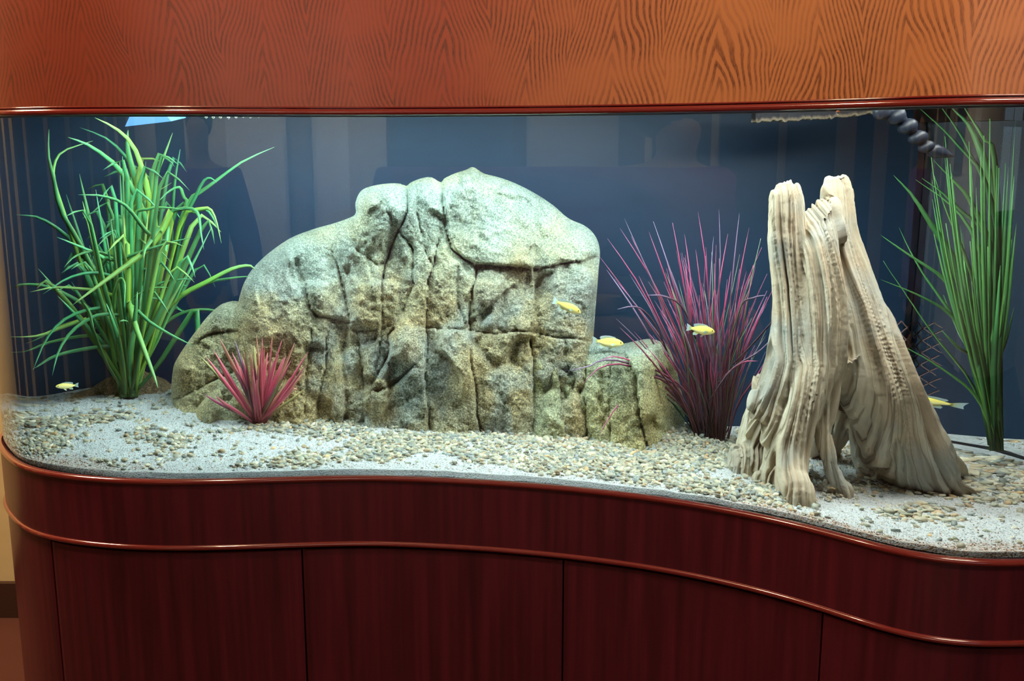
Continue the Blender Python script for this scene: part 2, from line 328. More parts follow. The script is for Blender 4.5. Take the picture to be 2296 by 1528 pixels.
def ghit(u, v):
    p, d = inside_ray(u, v); p, d = p.reshape(-1, 3), d.reshape(-1, 3); lo = np.zeros(len(p)); hi = (2.9-p[:, 1])/d[:, 1]
    for _ in range(30):
        m = (lo+hi)/2; Q = p+d*m[:, None]; below = Q[:, 2] < gz(Q[:, 0], Q[:, 1]); hi = np.where(below, m, hi); lo = np.where(below, lo, m)
    Q = p+d*lo[:, None]; return Q if len(Q) > 1 else Q[0]

def sweep(name, path, prof, mat_, parent, uvs=True, closed=False, base=None, s=None):
    """path: (n,2) plan points; prof: list of (offset outwards, z)"""
    if not closed:                                   # split the profile at its hard corners so they shade crisply
        runs = [[prof[0]]]
        for a_, b_, c_ in zip(prof, prof[1:], prof[2:]):
            runs[-1].append(b_); d1 = Vector((b_[0]-a_[0], b_[1]-a_[1])); d2 = Vector((c_[0]-b_[0], c_[1]-b_[1]))
            if d1.length > 0 and d2.length > 0 and d1.angle(d2) > 0.6: runs.append([b_])
        runs[-1].append(prof[-1])
    else: runs = [list(prof)]
    nrm = normals(path); n = len(path); Vs, Us, Fs, o0 = [], [], [], 0; s = np.linspace(0, 1, n) if s is None else s
    for prof in runs:
        k = len(prof); V = np.zeros((n, k, 3)); U = np.zeros((n, k, 2)); ii = np.arange(n-1); kk = k if closed else k-1
        for j, (o, z) in enumerate(prof): V[:, j, :2] = path+nrm*o; V[:, j, 2] = z; U[:, j, 0] = s; U[:, j, 1] = z
        for j in range(kk):
            j2 = (j+1) % k; Fs.append(np.c_[ii*k+j, (ii+1)*k+j, (ii+1)*k+j2, ii*k+j2]+o0)
        Vs.append(V.reshape(-1, 3)); Us.append(U.reshape(-1, 2)); o0 += n*k
    return mesh_obj(name, np.vstack(Vs), np.vstack(Fs), mat_, parent, True, base, uv=np.vstack(Us))
def half_round(r, zc, n=12, back=0.004, out0=0.0):
    pr = [(out0-back, zc+r)]+[(out0+r*math.sin(math.pi*a/n), zc+r*math.cos(math.pi*a/n)) for a in range(n+1)]+[(out0-back, zc-r)]
    return pr
RAILTOP = ZB+0.0115
T = dict()
# ------------------------------------------------------------------ cabinet
ZL = 0.690
cb = (0.0, 2.2, 0.0)
cabinet = empty('aquarium_cabinet', cb, 'dark red mahogany cabinet with an S-curved front under the fish tank', 'cabinet')
sweep('curved_fascia', FACE, [(-0.03, ZL), (0, ZL), (0, ZB+0.002), (-0.0072, ZB+0.0108), (-0.0076, ZB-0.01)], M['mahogany'], cabinet, base=cb, s=FS)
sweep('top_bead', FACE, half_round(0.0058, ZB+0.0058), M['bead'], cabinet, base=cb, s=FS)
sweep('lower_bead', FACE, half_round(0.0055, ZL+0.0055), M['bead'], cabinet, base=cb, s=FS)
# doors: bounded by the gaps between them
def s_at(u, v, z):
    p = on_z(u, v, z); qq = FACE[:, 0]/FACE[:, 1]; a, b = i0, i1
    return np.interp(p[0]/p[1], np.maximum.accumulate(qq[a:b]), FS[a:b])
seams = [s_at(112, 1235, 0.66), s_at(676, 1232, 0.68), s_at(1262, 1262, 0.68), s_at(1841, 1392, 0.68)]
def piece(name, s0, s1, z0, z1, o_out, o_in, mt, parent, lab=None):
    n = max(6, int((s1-s0)/0.008)); q = np.linspace(s0, s1, n); path = np.c_[np.interp(q, FS, FACE[:, 0]), np.interp(q, FS, FACE[:, 1])]
    e = 0.0015
    V = []; nr = np.c_[np.interp(q, FS, FN[:, 0]), np.interp(q, FS, FN[:, 1])]
    prof = [(o_in, z0), (o_out-e, z0), (o_out, z0+e), (o_out, z1-e), (o_out-e, z1), (o_in, z1)]; k = len(prof)
    for i in range(n):
        for o, z in prof:
            oo = o-(e if i in (0, n-1) and o == o_out else 0); V.append((path[i, 0]+nr[i, 0]*oo, path[i, 1]+nr[i, 1]*oo, z))
    Fc = [(i*k+j, (i+1)*k+j, (i+1)*k+(j+1) % k, i*k+(j+1) % k) for i in range(n-1) for j in range(k)]
    Fc += [tuple(range(k))[::-1], tuple((n-1)*k+j for j in range(k))]
    o = mesh_obj(name, V, Fc, mt, parent, False, cb)
    if lab: o['label'] = lab
    return o
g = 0.0018
piece('side_panel', FS[2], seams[0]-g, 0.10, ZL-0.003, -0.003, -0.024, M['mahogany'], cabinet)
for a, b in zip(seams, seams[1:]+[FS[-1]-0.55]):
    piece('door', a+g, b-g, 0.12, ZL-0.006, -0.004, -0.024, M['mahogany'], cabinet)
piece('side_panel', FS[-1]-0.55+g, FS[-3], 0.10, ZL-0.003, -0.003, -0.024, M['mahogany'], cabinet)
sweep('carcass', FACE, [(-0.026, 0.10), (-0.026, ZL+0.05)], M['dark'], cabinet, base=cb, s=FS)
sweep('plinth', FACE, [(-0.05, 0.0), (-0.05, 0.12)], M['dark'], cabinet, base=cb, s=FS)
def cap(name, path, z, mt, parent, base, flip=False, thick=0.004):
    n = len(path); V = [(p[0], p[1], z) for p in path]+[(p[0], p[1], z-thick) for p in path]
    Fc = [tuple(range(n)), tuple(range(2*n-1, n-1, -1))]+[(i, (i+1) % n, n+(i+1) % n, n+i) for i in range(n)]
    return mesh_obj(name, V, Fc, mt, parent, False, base)
# ------------------------------------------------------------------ hood above the tank
ZT = 1.580
hb = (0.0, 2.2, ZT)
hood = empty('aquarium_hood', hb, 'curved oak veneer hood panel above the fish tank, stained reddish brown', 'hood')
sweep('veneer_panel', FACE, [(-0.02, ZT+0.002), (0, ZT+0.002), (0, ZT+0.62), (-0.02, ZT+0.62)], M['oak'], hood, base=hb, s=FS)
sweep('bottom_bead', FACE, half_round(0.0060, ZT-0.0055, out0=0.001), M['bead'], hood, base=hb, s=FS)
sweep('fillet', FACE, half_round(0.0018, ZT+0.0035, 6), M['bead'], hood, base=hb, s=FS)
sweep('inner_lip', FACE, [(0.0, ZT-0.010), (-0.008, ZT-0.014), (-0.030, ZT-0.014), (-0.030, ZT+0.02)], M['dark'], hood, base=hb, s=FS)
cap('hood_lid', off(-0.02), ZT+0.62, M['mahogany'], hood, hb)
# ------------------------------------------------------------------ tank: glass, back panel, bottom
tb = (0.0, 2.2, 0.80)
tank = empty('fish_tank', tb, 'large fish tank with S-curved clear front glass and dark blue back', 'aquarium')
ZG0, ZG1 = 0.80, ZT+0.03
def pane():
    n = len(FACE); V = np.zeros((n, 4, 3))
    V[:, 0] = np.c_[G_OUT, np.full(n, ZG0)]; V[:, 1] = np.c_[G_OUT, np.full(n, ZG1)]; V[:, 2] = np.c_[G_IN, np.full(n, ZG0)]; V[:, 3] = np.c_[G_IN, np.full(n, ZG1)]
    ii = np.arange(n-1)
    A = np.c_[ii*4, (ii+1)*4, (ii+1)*4+1, ii*4+1]; B = np.c_[ii*4+2, (ii+1)*4+2, (ii+1)*4+3, ii*4+3]
    o = mesh_obj('glass_pane', V.reshape(-1, 3), np.vstack([A, B]), [M['glass_outer'], M['glass_inner']], tank, True, tb)
    mi = np.r_[np.zeros(n-1, np.int32), np.ones(n-1, np.int32)]; o.data.polygons.foreach_set('material_index', mi); return o
pane()
box('back_panel', (-1.226, 2.555, ZG0), (1.116, 2.575, ZG1), M['back'], tank, tb)
cap('tank_bottom', off(-0.022), ZG0+0.004, M['dark'], tank, tb)
exec_volume = True
if exec_volume:
    m = bpy.data.materials.new('tank_water'); m.use_nodes = True; nt = m.node_tree; nt.nodes.clear()
    tr = N(nt, 'ShaderNodeBsdfTransparent'); o = nt.nodes.new('ShaderNodeOutputMaterial'); L(nt, tr.outputs[0], o.inputs[0])
    vs = N(nt, 'ShaderNodeVolumeScatter', i_Density=0.14, i_Anisotropy=0.2); vs.inputs['Color'].default_value = (0.28, 0.66, 1.0, 1)
    va = N(nt, 'ShaderNodeVolumeAbsorption', i_Density=0.22); va.inputs['Color'].default_value = (0.35, 0.85, 0.90, 1)
    ad = N(nt, 'ShaderNodeAddShader'); L(nt, vs.outputs[0], ad.inputs[0]); L(nt, va.outputs[0], ad.inputs[1]); L(nt, ad.outputs[0], o.inputs['Volume'])
    wp = off(-0.021); n = len(wp); z0, z1 = ZG0+0.006, ZG1-0.006
    V = [(p[0], p[1], z1) for p in wp]+[(p[0], p[1], z0) for p in wp]
    Fc = [tuple(range(n))[::-1], tuple(range(n, 2*n))]+[(i, (i+1) % n, n+(i+1) % n, n+i) for i in range(n)]
    wo = mesh_obj('tank_water', V, Fc, m, None, False); tag(wo, 'clear bluish water filling the fish tank', 'water', kind='stuff')

# ------------------------------------------------------------------ gravel bed
gb = (0.0, 2.2, 0.80)
gravel = empty('gravel_bed', gb, 'bed of white sand and mixed river pebbles on the tank bottom', 'gravel')
xs = np.linspace(-1.2140, 1.1043, 330); ts = np.linspace(0, 1, 110)
X = np.repeat(xs[:, None], 110, 1)
XI = G_IN; front = np.interp(xs, XI[i0-40:i1+40, 0], XI[i0-40:i1+40, 1])
frontc = np.where((xs > -1.12) & (xs < 0.98), np.interp(xs, XI[i0:i1, 0], XI[i0:i1, 1])+0.0025, np.array([min([p[1] for p in XI if abs(p[0]-x) < 0.012] or [2.5]) for x in xs])+0.003)
Y = frontc[:, None]+(2.552-frontc[:, None])*ts[None, :]
Z = gz(X, Y)
X = np.c_[X[:, :1], X]; Y = np.c_[Y[:, :1], Y]; Z = np.c_[np.full(330, 0.812), Z]; Y[:, 0] -= 0.001
ii, jj = np.meshgrid(np.arange(329), np.arange(110), indexing='ij'); a = (ii*111+jj).ravel()
Fc = np.c_[a, a+111, a+112, a+1]
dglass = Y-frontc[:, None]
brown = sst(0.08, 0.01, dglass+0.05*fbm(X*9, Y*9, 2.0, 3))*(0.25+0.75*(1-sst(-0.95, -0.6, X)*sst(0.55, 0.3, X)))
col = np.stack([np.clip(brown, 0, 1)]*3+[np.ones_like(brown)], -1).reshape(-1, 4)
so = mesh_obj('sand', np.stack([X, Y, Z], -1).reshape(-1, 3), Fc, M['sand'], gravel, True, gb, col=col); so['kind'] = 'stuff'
# pebble colours
PAL = np.array([(0.20, 0.21, 0.18), (0.28, 0.27, 0.22), (0.36, 0.32, 0.24), (0.14, 0.16, 0.16), (0.42, 0.40, 0.33), (0.62, 0.58, 0.47), (0.30, 0.22, 0.14), (0.22, 0.25, 0.26), (0.48, 0.33, 0.18), (0.74, 0.71, 0.64), (0.17, 0.15, 0.11), (0.33, 0.34, 0.28)])
PW = np.array([10, 12, 10, 6, 10, 8, 6, 8, 2, 5, 6, 12.]); PW /= PW.sum()
bm = bmesh.new(); bmesh.ops.create_icosphere(bm, subdivisions=1, radius=1)
ICO_V = np.array([v.co[:] for v in bm.verts]); ICO_F = np.array([[v.index for v in f.verts] for f in bm.faces]); bm.free()
OCT_V = np.array([(1, 0, 0), (-1, 0, 0), (0, 1, 0), (0, -1, 0), (0, 0, 1), (0, 0, -1.)]); OCT_F = np.array([(0, 2, 4), (2, 1, 4), (1, 3, 4), (3, 0, 4), (2, 0, 5), (1, 2, 5), (3, 1, 5), (0, 3, 5)])
def pebdens(x, y):
    n = fbm(x*4.2+3, y*6.5, 0.0, 3); n2 = fbm(x*11, y*14, 5.0, 2)
    base = 0.10+2.6*n+1.0*n2
    base = base+1.0*np.exp(-((x-0.08)/0.38)**2)*1.0                      # the pebbly middle
    base = base-0.75*np.exp(-((x+0.62)/0.25)**2-((y-yfront(x)-0.10)/0.09)**2)
    base = base-0.5*np.exp(-((x-0.72)/0.22)**2-((y-yfront(x)-0.10)/0.16)**2)
    return np.clip(base, 0.04, 1.0)
def scatter(n, dens=True):
    x = RNG.uniform(-1.18, 1.08, n); yf = yfront(x)+0.012; y = yf+(2.54-yf)*RNG.random(n)
    if dens:
        kf = RNG.random(n) < pebdens(x, y)*sst(-0.005, 0.03, y-yf+0.02*fbm(x*20, 0*x, 0, 2)) ; x, y = x[kf], y[kf]
    return x, y
x, y = scatter(38000)
edge = y-yfront(x)
sz = np.clip(RNG.normal(0.0056, 0.0014, len(x)), 0.0027, 0.0092)
asp = RNG.uniform([0.85, 0.65, 0.42], [1.3, 0.95, 0.68], (len(x), 3))
rot = RNG.uniform(0, 6.283, len(x)); tilt = RNG.normal(0, 0.25, (len(x), 2))
colr = PAL[RNG.choice(len(PAL), len(x), p=PW)]*RNG.uniform(0.85, 1.55, (len(x), 1))*np.array([1.04, 0.98, 0.86])
zz = gz(x, y)+sz*RNG.uniform(-0.1, 0.6, len(x))
def inst(BV, BF, x, y, z, sz, asp, rot, tilt, cols):
    n = len(x); V = BV[None]*asp[:, None, :]*sz[:, None, None]
    V = V+0.10*sz[:, None, None]*np.sin(BV[None]*3.1+rot[:, None, None]*3)
    c, s = np.cos(rot)[:, None], np.sin(rot)[:, None]; vx = V[..., 0]*c-V[..., 1]*s; vy = V[..., 0]*s+V[..., 1]*c; vz = V[..., 2]+vx*tilt[:, :1]+vy*tilt[:, 1:]
    W_ = np.stack([vx+x[:, None], vy+y[:, None], vz+z[:, None]], -1).reshape(-1, 3)
    Fc = (BF[None]+(np.arange(n)*len(BV))[:, None, None]).reshape(-1, 3)
    C_ = np.repeat(np.c_[cols, np.ones(n)], len(BV), 0); return W_, Fc, C_
# the 300 that show largest become objects of their own
show = sz*1.0/(y*1.0+0.3)+0.0*x
camd = np.hypot(x, y); apparent = sz/camd
cand = (np.abs(x/y) < 0.50)
order = np.argsort(-apparent*cand); big = order[:300]; rest = np.setdiff1d(np.arange(len(x)), big)
W_, Fc, C_ = inst(ICO_V, ICO_F, x[rest], y[rest], zz[rest], sz[rest], asp[rest], rot[rest], tilt[rest], colr[rest])
po = mesh_obj('pebbles', W_, Fc, M['pebble'], gravel, True, gb, col=C_); po['kind'] = 'stuff'
for i in big:
    W_, Fc, C_ = inst(ICO_V, ICO_F, np.zeros(1), np.zeros(1), np.zeros(1), sz[i:i+1], asp[i:i+1], rot[i:i+1], tilt[i:i+1], colr[i:i+1])
    o = mesh_obj('pebble', W_, Fc, M['pebble'], gravel, True, None, col=C_); o.location = (x[i]-gb[0], y[i]-gb[1], zz[i]+0.001-gb[2])
# coarse sand grains
xg, yg = scatter(60000, False); keep = np.abs(xg/yg) < 0.56; xg, yg = xg[keep], yg[keep]
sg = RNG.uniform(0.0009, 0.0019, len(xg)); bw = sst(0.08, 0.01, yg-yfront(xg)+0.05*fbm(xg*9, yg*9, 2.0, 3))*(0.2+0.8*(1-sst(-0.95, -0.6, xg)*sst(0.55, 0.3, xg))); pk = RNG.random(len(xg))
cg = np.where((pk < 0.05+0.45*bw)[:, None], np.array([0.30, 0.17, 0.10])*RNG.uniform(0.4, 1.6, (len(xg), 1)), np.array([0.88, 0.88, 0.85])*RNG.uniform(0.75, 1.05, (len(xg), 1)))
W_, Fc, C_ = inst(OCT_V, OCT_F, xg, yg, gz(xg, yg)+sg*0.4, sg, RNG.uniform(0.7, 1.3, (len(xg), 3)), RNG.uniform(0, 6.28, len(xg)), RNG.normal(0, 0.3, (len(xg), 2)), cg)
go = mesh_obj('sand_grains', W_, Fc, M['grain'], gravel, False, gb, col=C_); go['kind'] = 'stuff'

# ------------------------------------------------------------------ rock formation
def seg_dist(px, py, poly, closed=False):
    A = np.asarray(poly, float); B = np.roll(A, -1, 0) if closed else A[1:]; A = A if closed else A[:-1]
    best = np.full(px.shape, 1e18); bx = np.zeros(px.shape); by = np.zeros(px.shape); side = np.zeros(px.shape)
    for (ax, ay), (cx, cy) in zip(A, B):
        ex, ey = cx-ax, cy-ay; t = np.clip(((px-ax)*ex+(py-ay)*ey)/(ex*ex+ey*ey+1e-9), 0, 1); qx, qy = ax+t*ex, ay+t*ey
        d = (px-qx)**2+(py-qy)**2; m_ = d < best; best = np.where(m_, d, best); bx = np.where(m_, qx, bx); by = np.where(m_, qy, by)
        side = np.where(m_, np.sign(ex*(py-ay)-ey*(px-ax)), side)
    return np.sqrt(best), bx, by, side
def inside(px, py, poly):
    r = np.zeros(px.shape, bool); n = len(poly)
    for i in range(n):
        x1, y1 = poly[i]; x2, y2 = poly[(i+1) % n]
        c = ((y1 > py) != (y2 > py)) & (px < (x2-x1)*(py-y1)/((y2-y1) if y2 != y1 else 1e-9)+x1); r ^= c
    return r
def relief(name, free, bottom, ybase, parent, base, cracks, lean, R, depth, thick, mt, step=3.2, seed=0.0, tintf=None, noise=1.0, extra=None):
    """free: outline seen against the water, left to right; bottom: line buried in the gravel, right to left"""
    free = [tuple(p) for p in catmull(free, len(free)*5)]
    poly = free+list(bottom); U = np.array(poly); u0, v0 = U.min(0)-step*2; u1, v1 = U.max(0)+step*2
    us = np.arange(u0, u1, step); vs_ = np.arange(v0, v1, step); GU, GV = np.meshgrid(us, vs_, indexing='ij')
    ins = inside(GU, GV, poly); dist, bx, by, _ = seg_dist(GU, GV, poly, True)
    near = (~ins) & (dist < step*1.5); GU2 = np.where(near, bx, GU); GV2 = np.where(near, by, GV)
    wob = 8*fbm(GU2/40, GV2/40, seed, 3)
    df, _, _, _ = seg_dist(GU2, GV2, free); df = np.where(near & (df < 1.5), 0, df)
    e = np.clip(df/R, 0, 1); infl = np.sqrt(np.clip(1-(1-e)**2, 0, 1))
    h = depth*(1-infl)                                   # recedes towards the outline
    lo = np.interp(GU2, [p[0] for p in sorted(bottom)], [p[1] for p in sorted(bottom)])
    h = h+lean*np.clip(lo-GV2, 0, 900)/1000.0
    rel = 0
    for (pts, w, dp, stp) in cracks:
        d, _, _, sd = seg_dist(GU2+wob*0.6, GV2+0.6*8*fbm(GU2/40+9, GV2/40, seed, 3), pts)
        fade = 0.55+0.45*vn(GU2/45, GV2/45, 3+w)
        rel = rel-0.75*dp*np.exp(-(d/(w*0.75))**2)*fade-0.14*dp*np.exp(-(d/(w*4.0))**2)+stp*sd*np.exp(-d/45.0)
    n1 = 0.018*fbm(GU2/120, GV2/150, seed+1, 3)+0.007*fbm(GU2/30, GV2/38, seed+2, 3)+0.0055*fbm(GU2/11, GV2/12, seed+3, 3)+0.0022*vn(GU2/4.5, GV2/4.5, seed+4)
    ridge = 0.007*(1-2*np.abs(fbm(GU2/55+0.2*GV2/90, GV2/260, seed+5, 3)))
    if extra is not None: h = h-extra(GU2, GV2)
    # broken facets: every cell is a slightly tilted plane
    rg = np.random.default_rng(int(seed)+5); ncell = max(8, int((u1-u0)*(v1-v0)/5200)); cu = rg.uniform(u0, u1, ncell); cv = rg.uniform(v0, v1, ncell)
    ta, tb_, tc_ = rg.normal(0, 0.00028, ncell), rg.normal(0, 0.00020, ncell), rg.normal(0, 0.005, ncell)
    wu, wv = GU2+12*fbm(GU2/30, GV2/30, 8, 2), GV2+14*fbm(GU2/35, GV2/35, 18, 2)
    D2 = np.stack([((wu-a_)*1.0)**2+((wv-b_)*0.62)**2 for a_, b_ in zip(cu, cv)], -1); wt = np.exp(-(np.sqrt(D2)-np.sqrt(D2.min(-1, keepdims=True)))/3.0)
    pv = np.stack([t_*(wu-a_)+b2*(wv-b_)+c_ for a_, b_, t_, b2, c_ in zip(cu, cv, ta, tb_, tc_)], -1); rel = rel+(wt*pv).sum(-1)/wt.sum(-1)
    amp = sst(0, 0.25, e)
    yb = np.interp(GU2, ybase[0], ybase[1])
    yf_ = yb+h-(rel+noise*(n1+ridge))*amp
    P3 = P(GU2, GV2, yf_)
    yk = yb+depth+thick*infl+lean*np.clip(lo-GV2, 0, 900)/1000.0
    PB = P3.copy(); PB[..., 1] = np.maximum(yk, yf_+0.002)
    PB[..., 1] = np.where(near & (df == 0), P3[..., 1], PB[..., 1])
    use = ins | near; nu, nv = GU.shape
    fm = ins[:-1, :-1] | ins[1:, :-1] | ins[:-1, 1:] | ins[1:, 1:]; fm &= use[:-1, :-1] & use[1:, :-1] & use[:-1, 1:] & use[1:, 1:]
    I, J = np.nonzero(fm); idx = np.arange(nu*nv).reshape(nu, nv)
    q = np.c_[idx[I, J], idx[I, J+1], idx[I+1, J+1], idx[I+1, J]]
    qb = q[:, ::-1]+nu*nv
    # stitch the rim
    ed = {}
    for f in q:
        for a_, b_ in ((f[0], f[1]), (f[1], f[2]), (f[2], f[3]), (f[3], f[0])):
            if (b_, a_) in ed: del ed[(b_, a_)]
            else: ed[(a_, b_)] = 1
    rim = np.array([(b_, a_, a_+nu*nv, b_+nu*nv) for a_, b_ in ed])
    Fa = np.vstack([q, qb, rim]); V = np.vstack([P3.reshape(-1, 3), PB.reshape(-1, 3)])
    us_, inv = np.unique(Fa, return_inverse=True); Fa = inv.reshape(Fa.shape); Vv = V[us_]
    tc = np.ones((nu, nv, 4))
    if tintf is not None: tc[..., :3] = tintf(GU2, GV2)
    tc = np.vstack([tc.reshape(-1, 4)]*2)[us_]
    return mesh_obj(name, Vv, Fa, mt, parent, True, base, col=tc)
def gy(us, vs_): return (list(us), [float(ghit(u, v)[1]) for u, v in zip(us, vs_)])
yb_main = gy([385, 500, 600, 700, 820, 950, 1100, 1200, 1300, 1440], [922, 940, 948, 952, 960, 967, 974, 978, 990, 1010])
print('rock base y', [round(v, 3) for v in yb_main[1]])
rb = (0.0, yb_main[1][5], 0.86)
rocks = empty('rock_formation', rb, 'large fissured grey and tan artificial rock formation standing in mid tank', 'rock')
CR = [
 ([(912, 410), (914, 474), (893, 529), (865, 596), (859, 642)], 5, 0.028, -0.010),
 ([(932, 425), (931, 474), (944, 520), (951, 560), (966, 593)], 4, 0.020, 0.006),
 ([(995, 400), (996, 459), (1002, 523), (1018, 560), (1039, 581), (1066, 593), (1118, 595), (1149, 598)], 4.5, 0.026, -0.010),
 ([(1149, 598), (1204, 599), (1240, 596), (1300, 586), (1345, 570)], 3.5, 0.014, -0.008),
 ([(752, 500), (746, 560), (758, 596), (771, 660), (783, 714)], 7, 0.040, -0.006),
 ([(981, 541), (972, 593), (957, 627), (957, 700), (955, 763), (952, 829), (960, 975)], 4, 0.022, 0.008),
 ([(1191, 535), (1195, 596), (1200, 660), (1190, 740)], 9, -0.010, 0.012),
 ([(687, 652), (697, 695), (711, 711), (747, 714), (780, 721)], 4.5, 0.026, -0.009),
 ([(777, 600), (773, 649), (783, 714), (773, 763), (767, 829), (777, 894), (775, 960)], 8, 0.036, 0.0),
 ([(862, 610), (855, 665), (855, 731), (849, 796), (842, 829)], 4, 0.022, 0.006),
 ([(783, 741), (829, 742), (878, 734)], 4, 0.014, 0.0),
 ([(885, 741), (872, 757), (875, 783), (858, 826), (845, 850)], 5, 0.030, -0.008),
 ([(930, 822), (900, 850), (875, 868), (850, 880)], 6, 0.030, -0.010),
 ([(1065, 600), (1065, 626), (1052, 682), (1053, 747), (1053, 796), (1065, 862), (1071, 927), (1081, 975)], 4, 0.028, 0.006),
 ([(957, 737), (1052, 742), (1110, 752), (1156, 744), (1205, 747), (1254, 760), (1335, 764)], 3.5, 0.020, 0.004),
 ([(1052, 724), (1091, 692), (1137, 649)], 4, 0.010, -0.008),
 ([(1025, 600), (1025, 678), (1048, 737)], 4, 0.018, 0.0),
 ([(698, 741), (692, 803), (679, 945)], 3.5, 0.016, 0.004),
 ([(731, 760), (731, 813), (715, 878), (710, 950)], 3.5, 0.022, 0.006),
 ([(803, 750), (809, 800), (818, 878), (818, 950)], 4, 0.016, -0.004),
 ([(660, 580), (672, 640), (690, 690)], 6, 0.012, 0.006),
 ([(900, 520), (925, 560), (930, 640), (905, 700)], 6, 0.016, -0.005),
 ([(800, 560), (850, 600), (880, 580)], 6, 0.012, 0.004),
 ([(1189, 764), (1192, 813), (1199, 878), (1205, 985)], 5, 0.030, 0.008),
]
main_free = [(520, 960), (518, 800), (522, 720), (531, 690), (545, 640), (565, 605), (600, 570), (650, 535), (700, 515), (745, 502), (775, 492), (797, 480), (797, 455), (810, 428), (840, 416), (885, 411), (910, 417), (922, 409), (945, 400), (967, 398), (988, 409), (997, 400), (1020, 389), (1045, 381), (1061, 375), (1085, 389), (1112, 396), (1140, 405), (1172, 419), (1210, 440), (1242, 462), (1275, 490), (1312, 507), (1335, 530), (1345, 562), (1342, 610), (1338, 660), (1334, 710), (1331, 760), (1331, 850), (1331, 985)]
def bulge(u, v):
    b = 0.075*np.exp(-((u-860)/75)**2-((v-475)/60)**2)*0.6
    b = b+0.03*np.exp(-((u-840)/22)**2-((v-640)/70)**2)+0.025*np.exp(-((u-715)/25)**2-((v-640)/60)**2)
    b = b+0.05*np.exp(-((u-915)/28)**2-((v-790)/60)**2)
    # the big right hand shoulder slopes back to its top
    sl = np.clip(560-v+(u-1100)*0.35, 0, 230)/230.0
    b = b-0.10*sl*sst(990, 1060, u)
    sl2 = np.clip(640-v-(u-650)*0.5, 0, 160)/160.0
    b = b-0.06*sl2*sst(790, 700, u)
    return b
def tint_main(u, v):
    t = np.ones(u.shape+(3,)); n = fbm(u/70, v/70, 9, 3)
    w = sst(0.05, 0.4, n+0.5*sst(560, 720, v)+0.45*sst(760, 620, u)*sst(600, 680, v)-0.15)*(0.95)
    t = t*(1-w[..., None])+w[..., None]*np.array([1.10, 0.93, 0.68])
    top = sst(720, 520, v+60*fbm(u/90, v/90, 4, 2)); t = t*(1-top[..., None])+top[..., None]*np.array([1.32, 1.46, 1.42])  # pale cyan upper part: lamp light from above put into the tint
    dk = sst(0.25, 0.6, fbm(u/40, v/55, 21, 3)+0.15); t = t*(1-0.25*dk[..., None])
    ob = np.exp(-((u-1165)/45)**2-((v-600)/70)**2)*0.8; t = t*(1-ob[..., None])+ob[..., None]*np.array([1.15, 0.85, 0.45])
    return t
yb_m = (yb_main[0], [v+0.03 for v in yb_main[1]])
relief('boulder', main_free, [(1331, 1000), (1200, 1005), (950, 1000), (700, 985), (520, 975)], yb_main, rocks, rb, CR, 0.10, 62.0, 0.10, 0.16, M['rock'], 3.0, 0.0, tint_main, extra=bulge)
# leaning slab on the left
o = relief('boulder', [(386, 960), (384, 880), (387, 835), (395, 808), (430, 755), (468, 707), (500, 681), (522, 684), (536, 705), (545, 740), (575, 800), (600, 960)], [(600, 975), (386, 970)],
       gy([385, 600], [922, 938]), rocks, rb, [([(392, 900), (450, 870), (530, 830)], 5, 0.02, 0.006), ([(450, 760), (480, 745), (530, 740)], 5, 0.014, -0.005)], 0.08, 42.0, 0.07, 0.10, M['rock'], 3.5, 31.0, lambda u, v: np.ones(u.shape+(3,))*np.array([1.05, 0.98, 0.78]), 0.8)
o['label'] = 'low leaning slab at the left end'
o = relief('boulder', [(434, 975), (436, 935), (450, 905), (475, 878), (510, 858), (545, 852), (585, 866), (625, 900), (650, 975)], [(650, 985), (434, 980)],
       gy([434, 650], [948, 955]), rocks, rb, [([(560, 860), (575, 900), (570, 960)], 5, 0.008, -0.004)], 0.10, 48.0, 0.06, 0.04, M['rock'], 3.5, 47.0, lambda u, v: np.ones(u.shape+(3,))*np.array([1.1, 0.98, 0.72]), 0.6)
o['label'] = 'small rounded boulder at the foot'
def tint_r(u, v):
    t = np.ones(u.shape+(3,))*np.array([1.12, 1.08, 0.80])
    top = sst(840, 775, v+25*fbm(u/40, v/40, 4, 2)); t = t*(1-top[..., None])+top[..., None]*np.array([1.2, 1.35, 1.35])  # top tinted paler to paint in the light falling on it
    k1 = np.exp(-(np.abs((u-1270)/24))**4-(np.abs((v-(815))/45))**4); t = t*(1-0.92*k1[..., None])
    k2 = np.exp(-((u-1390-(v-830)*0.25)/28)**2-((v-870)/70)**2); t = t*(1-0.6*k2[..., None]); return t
yr = gy([1190, 1300, 1440, 1535], [980, 990, 1014, 985])
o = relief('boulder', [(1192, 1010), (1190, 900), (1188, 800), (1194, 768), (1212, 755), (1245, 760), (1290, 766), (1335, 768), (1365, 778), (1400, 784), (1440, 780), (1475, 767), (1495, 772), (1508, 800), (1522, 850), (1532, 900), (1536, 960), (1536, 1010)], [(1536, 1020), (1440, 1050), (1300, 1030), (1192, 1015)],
       yr, rocks, rb, [
 ([(1250, 778), (1248, 810), (1254, 852), (1268, 913), (1275, 990)], 8, 0.045, 0.006), ([(1304, 850), (1304, 866), (1294, 924), (1290, 1000)], 6, 0.030, -0.006),
 ([(1315, 822), (1311, 870), (1316, 942), (1320, 1010)], 5, 0.010, -0.006), ([(1372, 810), (1365, 852), (1364, 917), (1366, 1000)], 6, 0.016, 0.003),
 ([(1420, 830), (1430, 848), (1434, 910), (1448, 985), (1457, 1020)], 5, 0.014, -0.016), ([(1213, 770), (1222, 800), (1240, 830)], 6, 0.012, 0.004)], 0.16, 26.0, 0.05, 0.16, M['rock'], 3.0, 71.0, tint_r, 0.9,
       extra=lambda u, v: -0.10*sst(1440, 1530, u)-0.03*sst(830, 780, v))
o['label'] = 'low right boulder with a black stained hollow'

